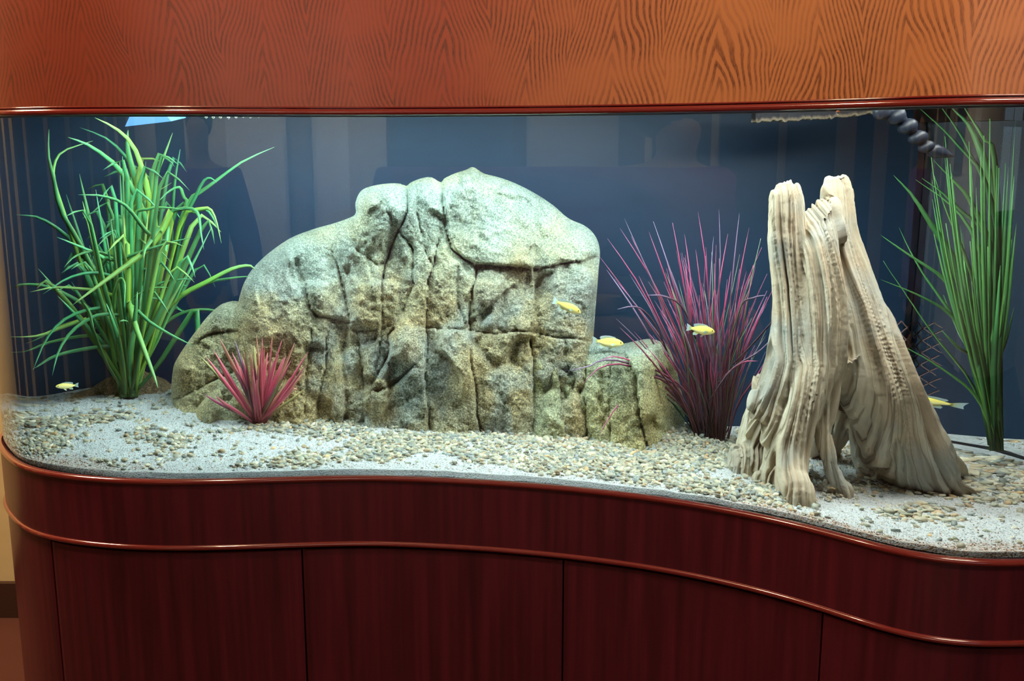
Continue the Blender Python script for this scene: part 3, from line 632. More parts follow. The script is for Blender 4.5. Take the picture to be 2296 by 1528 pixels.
# low brown stone at the rear left
lr = ghit(230, 890); lrock = empty('low_rock', tuple(lr), 'low brown stone behind the tall green plant', 'rock')
relief('boulder', [(120, 960), (128, 905), (160, 885), (200, 872), (240, 848), (285, 832), (330, 842), (375, 870), (395, 960)], [(395, 965), (120, 965)], ([0, 400], [2.44, 2.44]), lrock, tuple(lr),
       [], 0.1, 40.0, 0.05, 0.04, M['rock'], 4.0, 55.0, lambda u, v: np.ones(u.shape+(3,))*np.array([0.75, 0.5, 0.32]))
# ------------------------------------------------------------------ tree stump
yst = float(ghit(1770, 1122)[1]); print('stump y', yst)
YS = yst+0.15                                        # axis of the trunk
def tubes_to_mesh(specs):
    bm = bmesh.new()
    for pts in specs:
        C_ = []; 
        for (u, v, yo, r) in pts:
            y_ = YS+yo; p = P(u, v, y_); C_.append([*p, r*pxs(u, v, y_)])
        if pts[-1][1] > 1030: x_, y2, z_, r_ = C_[-1]; C_.append([x_, y2, z_-0.06, r_*0.9]); C_.append([x_, y2, z_-0.11, r_*0.85])
        C_ = catmull(C_, len(C_)*5); prev = None; rings = []
        for i in range(len(C_)):
            t = Vector(C_[min(i+1, len(C_)-1)][:3])-Vector(C_[max(i-1, 0)][:3]); t.normalize()
            a_ = t.cross(Vector((0, 1, 0.01))); a_.normalize(); b_ = t.cross(a_)
            ring = [bm.verts.new(Vector(C_[i][:3])+(a_*math.cos(w)+b_*math.sin(w))*max(C_[i][3], 0.004)) for w in np.linspace(0, 2*math.pi, 17)[:-1]]
            rings.append(ring)
        for r0, r1 in zip(rings, rings[1:]):
            for j in range(16): bm.faces.new((r0[j], r0[(j+1) % 16], r1[(j+1) % 16], r1[j]))
        bm.faces.new(rings[0]); bm.faces.new(rings[-1][::-1])
    bmesh.ops.recalc_face_normals(bm, faces=bm.faces[:])
    return bm
SP = [
 [(1756, 408, 0.0, 22), (1760, 436, 0.0, 41), (1764, 520, 0.0, 47), (1778, 640, 0.0, 50), (1782, 750, -0.01, 58), (1768, 840, -0.02, 62), (1742, 900, -0.02, 56), (1742, 960, -0.04, 42), (1736, 1040, 'g', 36), (1728, 1075, 'g', 40)],
 [(1877, 392, 0.02, 24), (1884, 432, 0.02, 38), (1882, 520, 0.02, 48), (1896, 600, 0.02, 60), (1908, 700, 0.01, 78), (1935, 800, 0.0, 90), (1965, 880, -0.01, 88), (2000, 960, 0.0, 78), (2040, 1020, 0.0, 70), (2080, 1070, 'g', 56), (2125, 1092, 'g', 36), (2165, 1104, 'g', 18)],
 [(1834, 468, -0.01, 42), (1850, 500, 0.0, 46), (1842, 560, -0.03, 50), (1848, 700, -0.04, 62), (1838, 800, -0.05, 60), (1806, 890, -0.07, 50), (1788, 960, -0.08, 44), (1776, 1020, -0.09, 42), (1774, 1075, 'g', 42), (1786, 1112, 'g', 46)],
 [(1770, 1030, -0.08, 28), (1738, 1052, 'g', 24), (1704, 1075, 'g', 24)],
 [(1850, 840, -0.04, 42), (1846, 920, -0.06, 28), (1848, 980, -0.07, 24), (1864, 1045, 'g', 22), (1882, 1090, 'g', 24), (1892, 1108, 'g', 24)],
 [(1740, 860, 0.04, 56), (1712, 950, 0.07, 52), (1688, 1010, 0.09, 48), (1668, 1050, 'g', 44)],
 [(1706, 885, -0.01, 26), (1696, 915, -0.02, 24), (1698, 940, -0.02, 17)],
 [(1925, 860, 0.06, 34), (1928, 950, 0.09, 26), (1942, 1030, 0.12, 28), (1948, 1060, 'g', 30)],
 [(1925, 850, 0.0, 40), (1938, 930, -0.01, 26), (1960, 1000, 0.0, 30), (1990, 1065, 'g', 40)],
 [(1830, 520, 0.05, 60), (1850, 620, 0.05, 88), (1865, 760, 0.07, 112), (1880, 850, 0.09, 105)],
 [(1860, 780, 0.0, 88), (1880, 850, 0.02, 60)],
 [(1900, 880, 0.13, 70), (1860, 960, 0.20, 50), (1840, 1010, 'g', 44)],
 [(2000, 940, 0.05, 60), (2050, 1010, 0.05, 44), (2085, 1050, 'g', 34)],
 [(2010, 960, 0.0, 60), (2030, 1040, 'g', 52), (2060, 1085, 'g', 40)],
]
def yo_(u, v, yo, r): return (float(ghit(u, v+0.25*r)[1])-YS) if yo == 'g' else yo
def fill(t_):
    end = yo_(*t_[-1]); nums = [i for i, q in enumerate(t_) if q[2] != 'g']; last = nums[-1] if nums else 0; a0 = t_[last][2]
    return [(u, v, yo if yo != 'g' else a0+(end-a0)*(i-last)/(len(t_)-1-last), r) for i, (u, v, yo, r) in enumerate(t_)]
SP = [fill(t_) for t_ in SP]
bm = tubes_to_mesh(SP); me = bpy.data.meshes.new('tmp'); bm.to_mesh(me); bm.free()
tmp = bpy.data.objects.new('tmp', me); COL.objects.link(tmp)
rm = tmp.modifiers.new('r', 'REMESH'); rm.mode = 'VOXEL'; rm.voxel_size = 0.0023
sm = tmp.modifiers.new('s', 'SMOOTH'); sm.factor = 0.6; sm.iterations = 6
dg = bpy.context.evaluated_depsgraph_get(); ev = tmp.evaluated_get(dg); m2 = ev.to_mesh()
nV = len(m2.vertices); co = np.empty(nV*3, np.float32); m2.vertices.foreach_get('co', co); co = co.reshape(-1, 3).astype(float)
no = np.empty(nV*3, np.float32); m2.vertex_normals.foreach_get('vector', no); no = no.reshape(-1, 3).astype(float)
nP = len(m2.polygons); lv = np.empty(len(m2.loops), np.int32); m2.loops.foreach_get('vertex_index', lv)
quads = lv.reshape(-1, 4) if len(lv) == nP*4 else None
ev.to_mesh_clear(); bpy.data.objects.remove(tmp)
print('stump verts', nV, 'quads', quads is not None)
ax = P(1835, 700, YS)
zt = P(1835, 420, YS)[2]; zc = co[:, 2]
SL = np.array([P(u, v, YS) for u, v in [(1640, 1060), (1662, 960), (1690, 880), (1718, 800), (1730, 700), (1733, 640), (1722, 520), (1718, 400), (1720, 380)]])
SR = np.array([P(u, v, YS) for u, v in [(2195, 1105), (2150, 1070), (2100, 1010), (2060, 930), (2030, 850), (2000, 760), (1985, 680), (1960, 600), (1930, 500), (1920, 400), (1920, 370)]])
xl = np.interp(zc, SL[:, 2], SL[:, 0]); xr = np.interp(zc, SR[:, 2], SR[:, 0]); xn = np.clip((2*co[:, 0]-xl-xr)/(xr-xl)/1.06, -0.999, 0.999)
ang = np.where(co[:, 1] < YS+0.06, xn*1.45, math.pi-xn*1.45)
warp = ang+0.16*fbm(ang*1.5, zc*4, 1.0, 2)+0.03*np.sin(zc*14+ang*3)
per = ang*8.5/1.0
f1 = vn(warp*6.5, zc*1.6, 2.0)*0.7+0.3*vn(warp*13, zc*2, 4.0); f2 = vn(warp*15.0, zc*1.7, 5.0); f3 = vn(warp*27.0, zc*2.2, 7.0)
r1 = 1-2*np.abs(f1); r2 = 1-2*np.abs(f2)
disp = 0.010*f1 - 0.0085*np.exp(-(f2/0.17)**2) - 0.010*np.exp(-(f1/0.10)**2) - 0.0030*np.exp(-(f3/0.25)**2)+0.003*f2+0.0015*fbm(co[:, 0]*60, co[:, 1]*60, zc*60, 2)
horiz = np.hypot(no[:, 0], no[:, 1])
co2 = co+no*(disp*(0.35+0.65*horiz))[:, None]
E2 = np.vstack([quads[:, [0, 1]], quads[:, [1, 2]], quads[:, [2, 3]], quads[:, [3, 0]]]).astype(np.int64); cnt = np.bincount(E2.ravel(), minlength=nV)[:, None]
for _ in range(2):
    acc = np.stack([np.bincount(E2[:, 0], co2[E2[:, 1], k_], nV)+np.bincount(E2[:, 1], co2[E2[:, 0], k_], nV) for k_ in range(3)], -1); co2 = 0.45*co2+0.55*acc/cnt
# ragged broken wood at the top
topm = sst(zt-0.05, zt-0.005, zc)*(1-horiz)
co2[:, 2] += 0.006*topm*fbm(co[:, 0]*90, co[:, 1]*90, 0.0, 2)
sb = (float(ax[0]), float(YS), 0.86)
stump = mesh_obj('tree_stump', co2, quads, M['stump'], None, True, sb, uv=np.c_[warp/6.283, zc])
stump.location = sb; tag(stump, 'pale weathered grooved tree stump with forked top and spreading roots on the gravel', 'stump')

# ------------------------------------------------------------------ plants
def leaf_mesh(pts, wid, base, twist=0.0, seg=11, tipw=0.04, basew=0.5, fold=0.25):
    C_ = catmull(pts, seg); n = len(C_); t = np.gradient(C_, axis=0); t /= np.linalg.norm(t, axis=1)[:, None]+1e-9
    s = np.linspace(0, 1, n); V = []; U = []
    for i in range(n):
        view = np.array([math.sin(twist), -math.cos(twist), 0.15]); side = np.cross(t[i], view); L_ = np.linalg.norm(side)
        side = side/L_ if L_ > 1e-3 else np.array([1, 0, 0.]); nr = np.cross(side, t[i])
        w = wid*0.5*(basew+(1-basew)*min(1, s[i]*3.0))*(1-s[i]**2.6)**0.75+wid*tipw*0.5
        V += [C_[i]-side*w+nr*fold*w, C_[i]+nr*0.0006, C_[i]+side*w+nr*fold*w, C_[i]-nr*0.0006]
        U += [(0, s[i]), (0.5, s[i]), (1, s[i]), (0.5, s[i])]
    Fc = [(i*4+j, i*4+(j+1) % 4, (i+1)*4+(j+1) % 4, (i+1)*4+j) for i in range(n-1) for j in range(4)]+[(3, 2, 1, 0), (4*n-4, 4*n-3, 4*n-2, 4*n-1)]
    return np.array(V), np.array(U), Fc
def add_leaf(px, y0, y1, wpx, parent, base, mt, name='leaf', twist=None, seg=11, **kw):
    n = len(px); ys = np.clip(np.linspace(y0, y1, n), 0, 2.535); pts = [P(u, v, y_) for (u, v), y_ in zip(px, ys)]
    u, v = px[n//2]; w = wpx*pxs(u, v, (y0+y1)/2)
    V, U, Fc = leaf_mesh(pts, w, base, random.uniform(-0.5, 0.5) if twist is None else twist, seg, **kw)
    return mesh_obj(name, V, Fc, mt, parent, True, base, uv=U)
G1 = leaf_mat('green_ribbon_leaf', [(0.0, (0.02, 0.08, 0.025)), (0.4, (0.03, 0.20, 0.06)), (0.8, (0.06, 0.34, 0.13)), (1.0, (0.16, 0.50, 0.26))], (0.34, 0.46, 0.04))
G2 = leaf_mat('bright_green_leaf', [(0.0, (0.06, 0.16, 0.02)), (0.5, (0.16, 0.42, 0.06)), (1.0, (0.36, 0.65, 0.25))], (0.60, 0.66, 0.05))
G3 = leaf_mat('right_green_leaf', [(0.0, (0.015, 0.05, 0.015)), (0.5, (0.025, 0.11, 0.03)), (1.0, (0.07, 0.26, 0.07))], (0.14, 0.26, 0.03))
pb = ghit(290, 893); print('plant base', pb)
plant = empty('green_plant', tuple(pb), 'tall bushy plastic plant with long arching green ribbon leaves at the left end', 'aquarium plant')
yb = float(pb[1])
named = [
 ([(325, 640), (345, 560), (338, 470), (325, 400), (300, 330), (262, 290), (212, 264)], 13, -.05), ([(320, 640), (332, 500), (300, 390), (286, 330), (287, 292)], 17, 0),
 ([(380, 640), (398, 520), (425, 450), (455, 428), (490, 402), (545, 362), (615, 330)], 11, -.04), ([(385, 620), (410, 500), (435, 450), (456, 408), (472, 400), (486, 410)], 11, -.06),
 ([(370, 640), (410, 490), (450, 470), (472, 470), (486, 500), (496, 545)], 10, -.08), ([(350, 560), (380, 480), (425, 468), (445, 482), (450, 520), (457, 560)], 10, -.09),
 ([(415, 480), (410, 440), (402, 420), (378, 430), (352, 455)], 8, -.05), ([(380, 640), (385, 520), (390, 430), (396, 380), (404, 335)], 9, 0), ([(350, 620), (348, 470), (350, 400), (370, 345), (387, 298)], 10, .03),
 ([(345, 640), (335, 520), (300, 430), (259, 371), (200, 327), (152, 308)], 14, -.05), ([(345, 600), (345, 500), (328, 430), (288, 360), (240, 312), (178, 286)], 10, .02),
 ([(250, 700), (225, 640), (175, 540), (135, 470), (120, 400), (108, 350), (109, 290)], 12, -.02), ([(140, 470), (122, 410), (120, 375), (140, 340), (208, 316)], 8, 0),
 ([(345, 560), (320, 510), (280, 460), (230, 440), (175, 437)], 10, -.10), ([(270, 680), (200, 590), (150, 530), (90, 490), (30, 482)], 11, 0), ([(250, 740), (180, 680), (110, 645), (50, 638), (10, 645)], 10, .02),
 ([(270, 690), (240, 658), (180, 648), (120, 645), (65, 655)], 9, -.08), ([(280, 670), (250, 622), (205, 612), (150, 625), (95, 660)], 9, -.1),
 ([(285, 720), (240, 692), (180, 700), (130, 728), (95, 775), (72, 830)], 9, -.1), ([(285, 725), (230, 705), (170, 735), (132, 785), (116, 843)], 9, -.12),
 ([(280, 740), (220, 712), (150, 730), (90, 752), (20, 755)], 10, -.04), ([(290, 790), (260, 777), (190, 783), (120, 800), (70, 828)], 9, -.06), ([(285, 770), (210, 752), (110, 768), (20, 790)], 9, 0), ([(285, 760), (200, 720), (130, 735), (50, 770)], 10, 0),
 ([(285, 700), (290, 683), (303, 730), (325, 790), (344, 840), (354, 871)], 13, -.14), ([(285, 700), (300, 690), (335, 722), (385, 752), (432, 775)], 10, -.12),
 ([(320, 800), (360, 735), (410, 702), (470, 695), (532, 712)], 8, 0), ([(432, 700), (443, 725), (441, 775), (420, 830), (399, 890)], 12, -.06),
 ([(320, 790), (345, 730), (400, 668), (470, 630), (520, 604), (558, 596), (573, 606)], 12, -.04), ([(345, 740), (400, 670), (460, 636), (520, 624), (572, 619)], 9, -.02), ([(290, 680), (350, 640), (395, 628), (436, 626)], 7, -.05), ([(290, 690), (320, 656), (345, 646), (378, 645)], 7, -.08),
 ([(385, 480), (360, 523), (323, 566), (274, 602), (215, 645), (157, 688)], 14, -.13), ([(225, 600), (270, 582), (320, 564), (380, 545), (430, 533)], 9, -.12), ([(300, 660), (260, 602), (220, 572), (170, 550), (127, 532)], 10, -.06), ([(270, 600), (235, 570), (200, 565), (165, 577), (143, 600)], 8, -.1),
 ([(290, 620), (283, 590), (276, 565), (271, 543)], 9, -.13), ([(360, 520), (335, 545), (325, 560), (322, 580)], 12, -.14), ([(372, 520), (375, 540), (372, 560), (373, 565)], 8, -.1), ([(300, 500), (330, 470), (370, 466), (410, 470)], 8, -.1), ([(250, 560), (275, 490), (320, 450), (385, 410)], 7, -.02),
 ([(395, 470), (430, 478), (460, 470), (478, 490), (490, 520)], 8, -.03), ([(255, 690), (262, 640), (272, 625), (280, 640), (278, 690)], 9, -.14), ([(190, 690), (200, 700), (206, 720), (210, 735)], 9, -.12),
]
for i, (px, w, dy) in enumerate(named):
    x0_, v0_ = px[0]
    if v0_ < 780: px = [(290+random.uniform(-16, 12), 890), (292+(x0_-292)*0.45+random.uniform(-5, 5), (890+v0_)/2+30)]+px
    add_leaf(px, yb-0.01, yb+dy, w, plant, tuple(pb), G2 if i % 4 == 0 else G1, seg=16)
for i in range(135):
    a = random.random(); tu = 285+random.gauss(0, 82); top = 330+random.random()**0.8*300+abs(tu-290)*0.3
    if i < 34: top = 640+random.random()*100; tu = 290+random.gauss(0, 38)
    bu = 290+random.uniform(-20, 16); bv = 893-random.random()*8
    mid1 = (290+(tu-290)*0.25+random.uniform(-10, 10), 800+random.uniform(-15, 15)); mid2 = (290+(tu-290)*0.6, (800+top)/2)
    px = [(bu, bv), mid1, mid2, (tu, top)]
    if random.random() < 0.45: px.append((tu+math.copysign(random.uniform(20, 60), tu-290), top+random.uniform(-10, 50)))
    y0 = yb+random.uniform(-0.02, 0.02); add_leaf(px, y0, y0+random.uniform(-0.12, 0.14), random.uniform(9, 15), plant, tuple(pb), random.choice([G1, G1, G1, G1, G1, G2]))
# purple-red grass
R1 = leaf_mat('purple_red_blade', [(0.0, (0.035, 0.010, 0.010)), (0.45, (0.07, 0.014, 0.020)), (0.72, (0.40, 0.04, 0.12)), (1.0, (0.55, 0.16, 0.30))], (0.45, 0.10, 0.16), 0.2)  # lower blade darkened in colour for the tuft's own shade
R2 = leaf_mat('violet_blade', [(0.0, (0.025, 0.012, 0.012)), (0.5, (0.07, 0.025, 0.045)), (1.0, (0.40, 0.28, 0.45))], (0.30, 0.16, 0.22), 0.2)  # same painted shade towards the foot
R3 = leaf_mat('dark_green_blade', [(0.0, (0.02, 0.025, 0.01)), (0.5, (0.04, 0.10, 0.04)), (1.0, (0.25, 0.35, 0.22))], (0.25, 0.10, 0.06), 0.2)
pg = ghit(1598, 985); print('grass base', pg)
grass = empty('red_grass_plant', tuple(pg), 'tall plastic grass tuft of thin purple red blades beside the tree stump', 'aquarium plant'); yg_ = float(pg[1])
tips = [(1400, 490), (1465, 497), (1508, 500), (1565, 475), (1612, 470), (1658, 478), (1680, 510), (1706, 535), (1708, 555), (1340, 570), (1362, 535), (1390, 512), (1360, 605), (1378, 625), (1455, 520), (1535, 525), (1695, 590), (1740, 635), (1415, 530), (1600, 530), (1632, 525), (1560, 560)]
for i in range(150):
    if i < len(tips): tu, tv = tips[i]
    else:
        tu = 1575+random.gauss(0, 95); tu = min(max(tu, 1370), 1720); tv = 540+abs(tu-1580)*0.35+random.random()**1.2*260
    bu = 1598+random.uniform(-26, 26)+(tu-1590)*0.08; bv = 985+random.uniform(-3, 6); h_ = bv-tv
    cxx = bu+(tu-bu)*0.32; px = [(bu, bv), (cxx+random.uniform(-8, 8), bv-h_*0.42), (bu+(tu-bu)*0.68+random.uniform(-6, 6), bv-h_*0.76), (tu, tv)]
    y0 = yg_+random.uniform(-0.02, 0.02); add_leaf(px, y0, y0+random.uniform(-0.10, 0.08), random.uniform(2.8, 5.0), grass, tuple(pg), random.choices([R1, R2, R3], [5, 2.4, 1.4])[0], 'blade', seg=8, basew=0.8)
for px in ([(1560, 960), (1520, 880), (1470, 845), (1400, 818), (1345, 825), (1306, 862)], [(1560, 960), (1530, 875), (1470, 840), (1400, 812), (1350, 808), (1320, 822), (1272, 832)], [(1560, 970), (1525, 890), (1485, 853), (1460, 848), (1420, 872), (1370, 930), (1340, 985)],
           [(1565, 950), (1540, 880), (1480, 835), (1430, 815), (1380, 800), (1345, 808)], [(1500, 800), (1470, 730), (1440, 695), (1415, 688), (1384, 694)], [(1640, 820), (1680, 780), (1720, 735), (1755, 697), (1792, 692)], [(1610, 860), (1640, 830), (1670, 812), (1700, 810)],
           [(1640, 800), (1660, 690), (1690, 668), (1718, 662)], [(1560, 760), (1530, 690), (1490, 665), (1450, 662)], [(1590, 900), (1640, 830), (1700, 790), (1730, 760)]):
    add_leaf(px, yg_-0.03, yg_-0.09, 5, grass, tuple(pg), random.choice([R1, R2]), 'blade', seg=12, basew=0.8)
# small red plant
K1 = leaf_mat('pink_red_leaf', [(0.0, (0.28, 0.03, 0.05)), (0.5, (0.55, 0.06, 0.12)), (1.0, (0.72, 0.22, 0.24))], (0.60, 0.22, 0.20), 0.2)
K2 = leaf_mat('salmon_leaf', [(0.0, (0.32, 0.07, 0.05)), (0.5, (0.66, 0.24, 0.18)), (1.0, (0.75, 0.42, 0.30))], (0.70, 0.35, 0.22), 0.2)
K3 = leaf_mat('olive_leaf', [(0.0, (0.22, 0.06, 0.05)), (0.5, (0.25, 0.30, 0.08)), (1.0, (0.45, 0.45, 0.18))], (0.55, 0.20, 0.12), 0.2)
ps = ghit(583, 952); print('small plant', ps)
sp_ = empty('small_red_plant', tuple(ps), 'small plastic plant with pointed pink red leaves in front of the rock', 'aquarium plant'); ysm = float(ps[1])
ts_ = [((491, 757), 10, K2), ((527, 765), 8, R2), ((545, 752), 5, K3), ((575, 752), 5, K2), ((588, 757), 6, K1), ((610, 758), 5, K1), ((633, 760), 6, K1), ((661, 768), 8, K2), ((690, 790), 7, K1), ((665, 872), 12, K2), ((447, 797), 8, K3), ((462, 800), 8, K1), ((478, 785), 8, K1), ((560, 790), 9, K2), ((570, 775), 10, K3), ((645, 810), 8, K1), ((520, 790), 8, K1), ((600, 790), 8, K1)]
for i in range(62):
    if i < len(ts_): (tu, tv), w, mm = ts_[i]
    else: tu = 580+random.gauss(0, 50); tv = 775+abs(tu-580)*0.35+random.random()*80; w = random.uniform(6, 9); mm = random.choice([K1, K1, K1, K2, K3, R1])
    bu = 583+random.uniform(-10, 10); bv = 954
    px = [(bu, bv), (bu+(tu-bu)*0.42, bv-(bv-tv)*0.42), (bu+(tu-bu)*0.78, bv-(bv-tv)*0.8+4), (tu, tv)]
    if (tu, tv) == (665, 872): px = [(590, 945), (612, 908), (640, 875), (668, 873)]
    add_leaf(px, ysm, ysm+random.uniform(-0.06, 0.02), w, sp_, tuple(ps), mm, seg=8, basew=0.4)
# right green plant
pr_ = ghit(2235, 1020); pr_[1] = min(pr_[1], 2.25); pr_[2] = gz(pr_[0], pr_[1]); print('right plant', pr_)
rp = empty('green_plant', tuple(pr_), 'tall plant of thin dark green blades at the right end behind the stump', 'aquarium plant'); yr_ = float(pr_[1])
rt = [
 ([(2003, 393), (2043, 436), (2085, 501), (2124, 560), (2151, 625), (2190, 750), (2225, 1000)], 17), ([(1974, 527), (2010, 553), (2059, 586), (2108, 619), (2141, 658), (2190, 760), (2230, 1000)], 11), ([(1974, 627), (2026, 648), (2075, 671), (2130, 705), (2195, 790), (2230, 1000)], 9),
 ([(2052, 403), (2120, 450), (2180, 520), (2220, 640), (2240, 800), (2240, 1000)], 8), ([(2066, 400), (2108, 429), (2160, 478), (2206, 520), (2235, 640), (2240, 1000)], 11), ([(2093, 360), (2141, 409), (2178, 455), (2225, 560), (2245, 700), (2240, 1000)], 11),
 ([(2057, 239), (2108, 285), (2157, 337), (2206, 400), (2240, 560), (2245, 1000)], 9), ([(2144, 520), (2151, 570), (2155, 650), (2185, 780), (2225, 1000)], 9), ([(2108, 239), (2141, 285), (2174, 344), (2225, 480), (2240, 1000)], 9), ([(2130, 239), (2175, 285), (2210, 370), (2240, 500), (2240, 1000)], 14), ([(2160, 239), (2205, 310), (2235, 400), (2250, 1000)], 11),
 ([(2001, 763), (2071, 802), (2150, 853), (2201, 904), (2235, 1000)], 6), ([(1980, 585), (2030, 660), (2100, 760), (2180, 860), (2230, 1000)], 6), ([(2015, 510), (2060, 600), (2130, 700), (2200, 830), (2230, 1000)], 7), ([(2090, 385), (2120, 470), (2170, 590), (2215, 760), (2235, 1000)], 8)]
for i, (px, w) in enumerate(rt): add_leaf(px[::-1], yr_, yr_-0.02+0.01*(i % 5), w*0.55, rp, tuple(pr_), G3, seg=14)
for i in range(55):
    tu = random.uniform(2085, 2285); tv = random.uniform(260, 760); px = [(2238+random.uniform(-14, 14), 1012), (2225+(tu-2225)*0.3, 820), (2225+(tu-2225)*0.65, 400+tv*0.38+100), (tu, tv)]
    y0 = yr_+random.uniform(-0.03, 0.03); add_leaf(px, y0, y0+random.uniform(-0.10, 0.12), random.uniform(3.5, 6), rp, tuple(pr_), G3, seg=10)

# ------------------------------------------------------------------ fish
def fish_mat():
    m, nt, b = mat('yellow_fish_skin'); at = N(nt, 'ShaderNodeAttribute', attribute_name='tint'); L(nt, at.outputs['Color'], b.inputs['Base Color'])
    b.inputs['Roughness'].default_value = 0.35; b.inputs['Subsurface Weight'].default_value = 0.0; return m
FM = fish_mat()
fin_m = leaf_mat('pale_fin', [(0.0, (0.80, 0.66, 0.15)), (0.5, (0.55, 0.66, 0.45)), (1.0, (0.60, 0.72, 0.78))], (0.6, 0.7, 0.6), 0.4); eye_m = plain('fish_eye', (0.01, 0.01, 0.01), 0.1, 0.8)
def fish(u, v, y, length_px, pitch, flip, label, yaw=0.0):
    pos = P(u, v, y); Ln = length_px*pxs(u, v, y)*1.12
    root = empty('yellow_fish', tuple(pos), label, 'fish', 'yellow fish swimming in the tank')
    S = [(0.50, 0.004, 0.0), (0.485, 0.030, -0.004), (0.45, 0.062, 0.0), (0.38, 0.095, 0.004), (0.28, 0.125, 0.006), (0.15, 0.142, 0.004), (0.0, 0.132, 0.0), (-0.12, 0.102, 0.0), (-0.22, 0.068, 0.002), (-0.29, 0.046, 0.004), (-0.33, 0.044, 0.004)]
    V = []; Cc = []; n = 14
    for (x_, hh, zo) in S:
        for j in range(n):
            a_ = 2*math.pi*j/n; V.append((x_*Ln, 0.5*hh*math.cos(a_)*Ln*(1.0 if x_ > 0 else 0.8), (zo+hh*math.sin(a_))*Ln))
            t_ = math.sin(a_); c = (0.92, 0.74, 0.16) if t_ > 0 else (0.95, 0.83, 0.36); Cc.append((*c, 1))
    Fc = [(i*n+j, i*n+(j+1) % n, (i+1)*n+(j+1) % n, (i+1)*n+j) for i in range(len(S)-1) for j in range(n)]+[tuple(range(n))[::-1], tuple((len(S)-1)*n+j for j in range(n))]
    mesh_obj('body', V, Fc, FM, root, True, None, col=Cc)
    def fin(name, poly, yo=0.0, splay=0.0):
        m_ = len(poly); Vf = []; Uf = []
        for sgn in (-1, 1):
            for (x_, z_, q_) in poly: Vf.append((x_*Ln, (yo+sgn*0.003+splay*q_)*Ln, z_*Ln)); Uf.append((0.5, q_))
        Ff = [tuple(range(m_))[::-1], tuple(range(m_, 2*m_))]+[(i, (i+1) % m_, m_+(i+1) % m_, m_+i) for i in range(m_)]
        return mesh_obj(name, Vf, Ff, fin_m, root, False, None, uv=Uf)
    fin('tail_fin', [(-0.31, 0.045, 0), (-0.40, 0.10, 0.7), (-0.50, 0.135, 1), (-0.475, 0.05, 1), (-0.47, -0.02, 1), (-0.495, -0.10, 1), (-0.40, -0.075, 0.7), (-0.31, -0.04, 0)])
    fin('dorsal_fin', [(0.26, 0.115, 0), (0.22, 0.165, 1), (0.05, 0.195, 1), (-0.10, 0.19, 1), (-0.24, 0.16, 1), (-0.27, 0.115, 1), (-0.22, 0.06, 0.2), (0.0, 0.12, 0)])
    fin('anal_fin', [(-0.04, -0.115, 0), (-0.12, -0.18, 0.8), (-0.24, -0.19, 1), (-0.25, -0.13, 0.8), (-0.20, -0.065, 0)])
    fin('pelvic_fin', [(0.18, -0.125, 0), (0.10, -0.21, 1), (0.03, -0.22, 1), (0.08, -0.12, 0)], 0.02, 0.03)
    fin('pectoral_fin', [(0.26, -0.01, 0), (0.16, 0.0, 0.6), (0.08, -0.05, 1), (0.14, -0.09, 0.8), (0.25, -0.05, 0)], -0.062, -0.02)
    for sy in (-1, 1):
        bm = bmesh.new(); bmesh.ops.create_uvsphere(bm, u_segments=8, v_segments=6, radius=0.022*Ln)
        for vv in bm.verts: vv.co += Vector((0.40*Ln, sy*0.036*Ln, 0.025*Ln))
        me = bpy.data.meshes.new('eye'); bm.to_mesh(me); bm.free(); me.materials.append(eye_m); o = bpy.data.objects.new('eye', me); COL.objects.link(o); o.parent = root
    root.rotation_euler = (0, math.radians(pitch), math.pi+yaw if flip else yaw)
    return root
fish(1271, 688, yb_main[1][7]-0.12, 64, 22, False, 'yellow fish nosing downwards in front of the big rock', 0.1)
fish(1363, 768, float(yr[1][1])+0.05-0.02, 68, 5, False, 'yellow fish resting on top of the low right boulder', 0.05)
fish(1571, 740, yg_-0.12, 64, 7, False, 'yellow fish in front of the purple red grass tuft', 0.0)
fish(2078, 900, 2.30, 56, -12, True, 'yellow fish partly hidden behind the right side of the stump', 0.0)
fish(150, 866, 2.25, 40, 0, True, 'dim yellow fish at the far left over the low brown stone', 0.5)

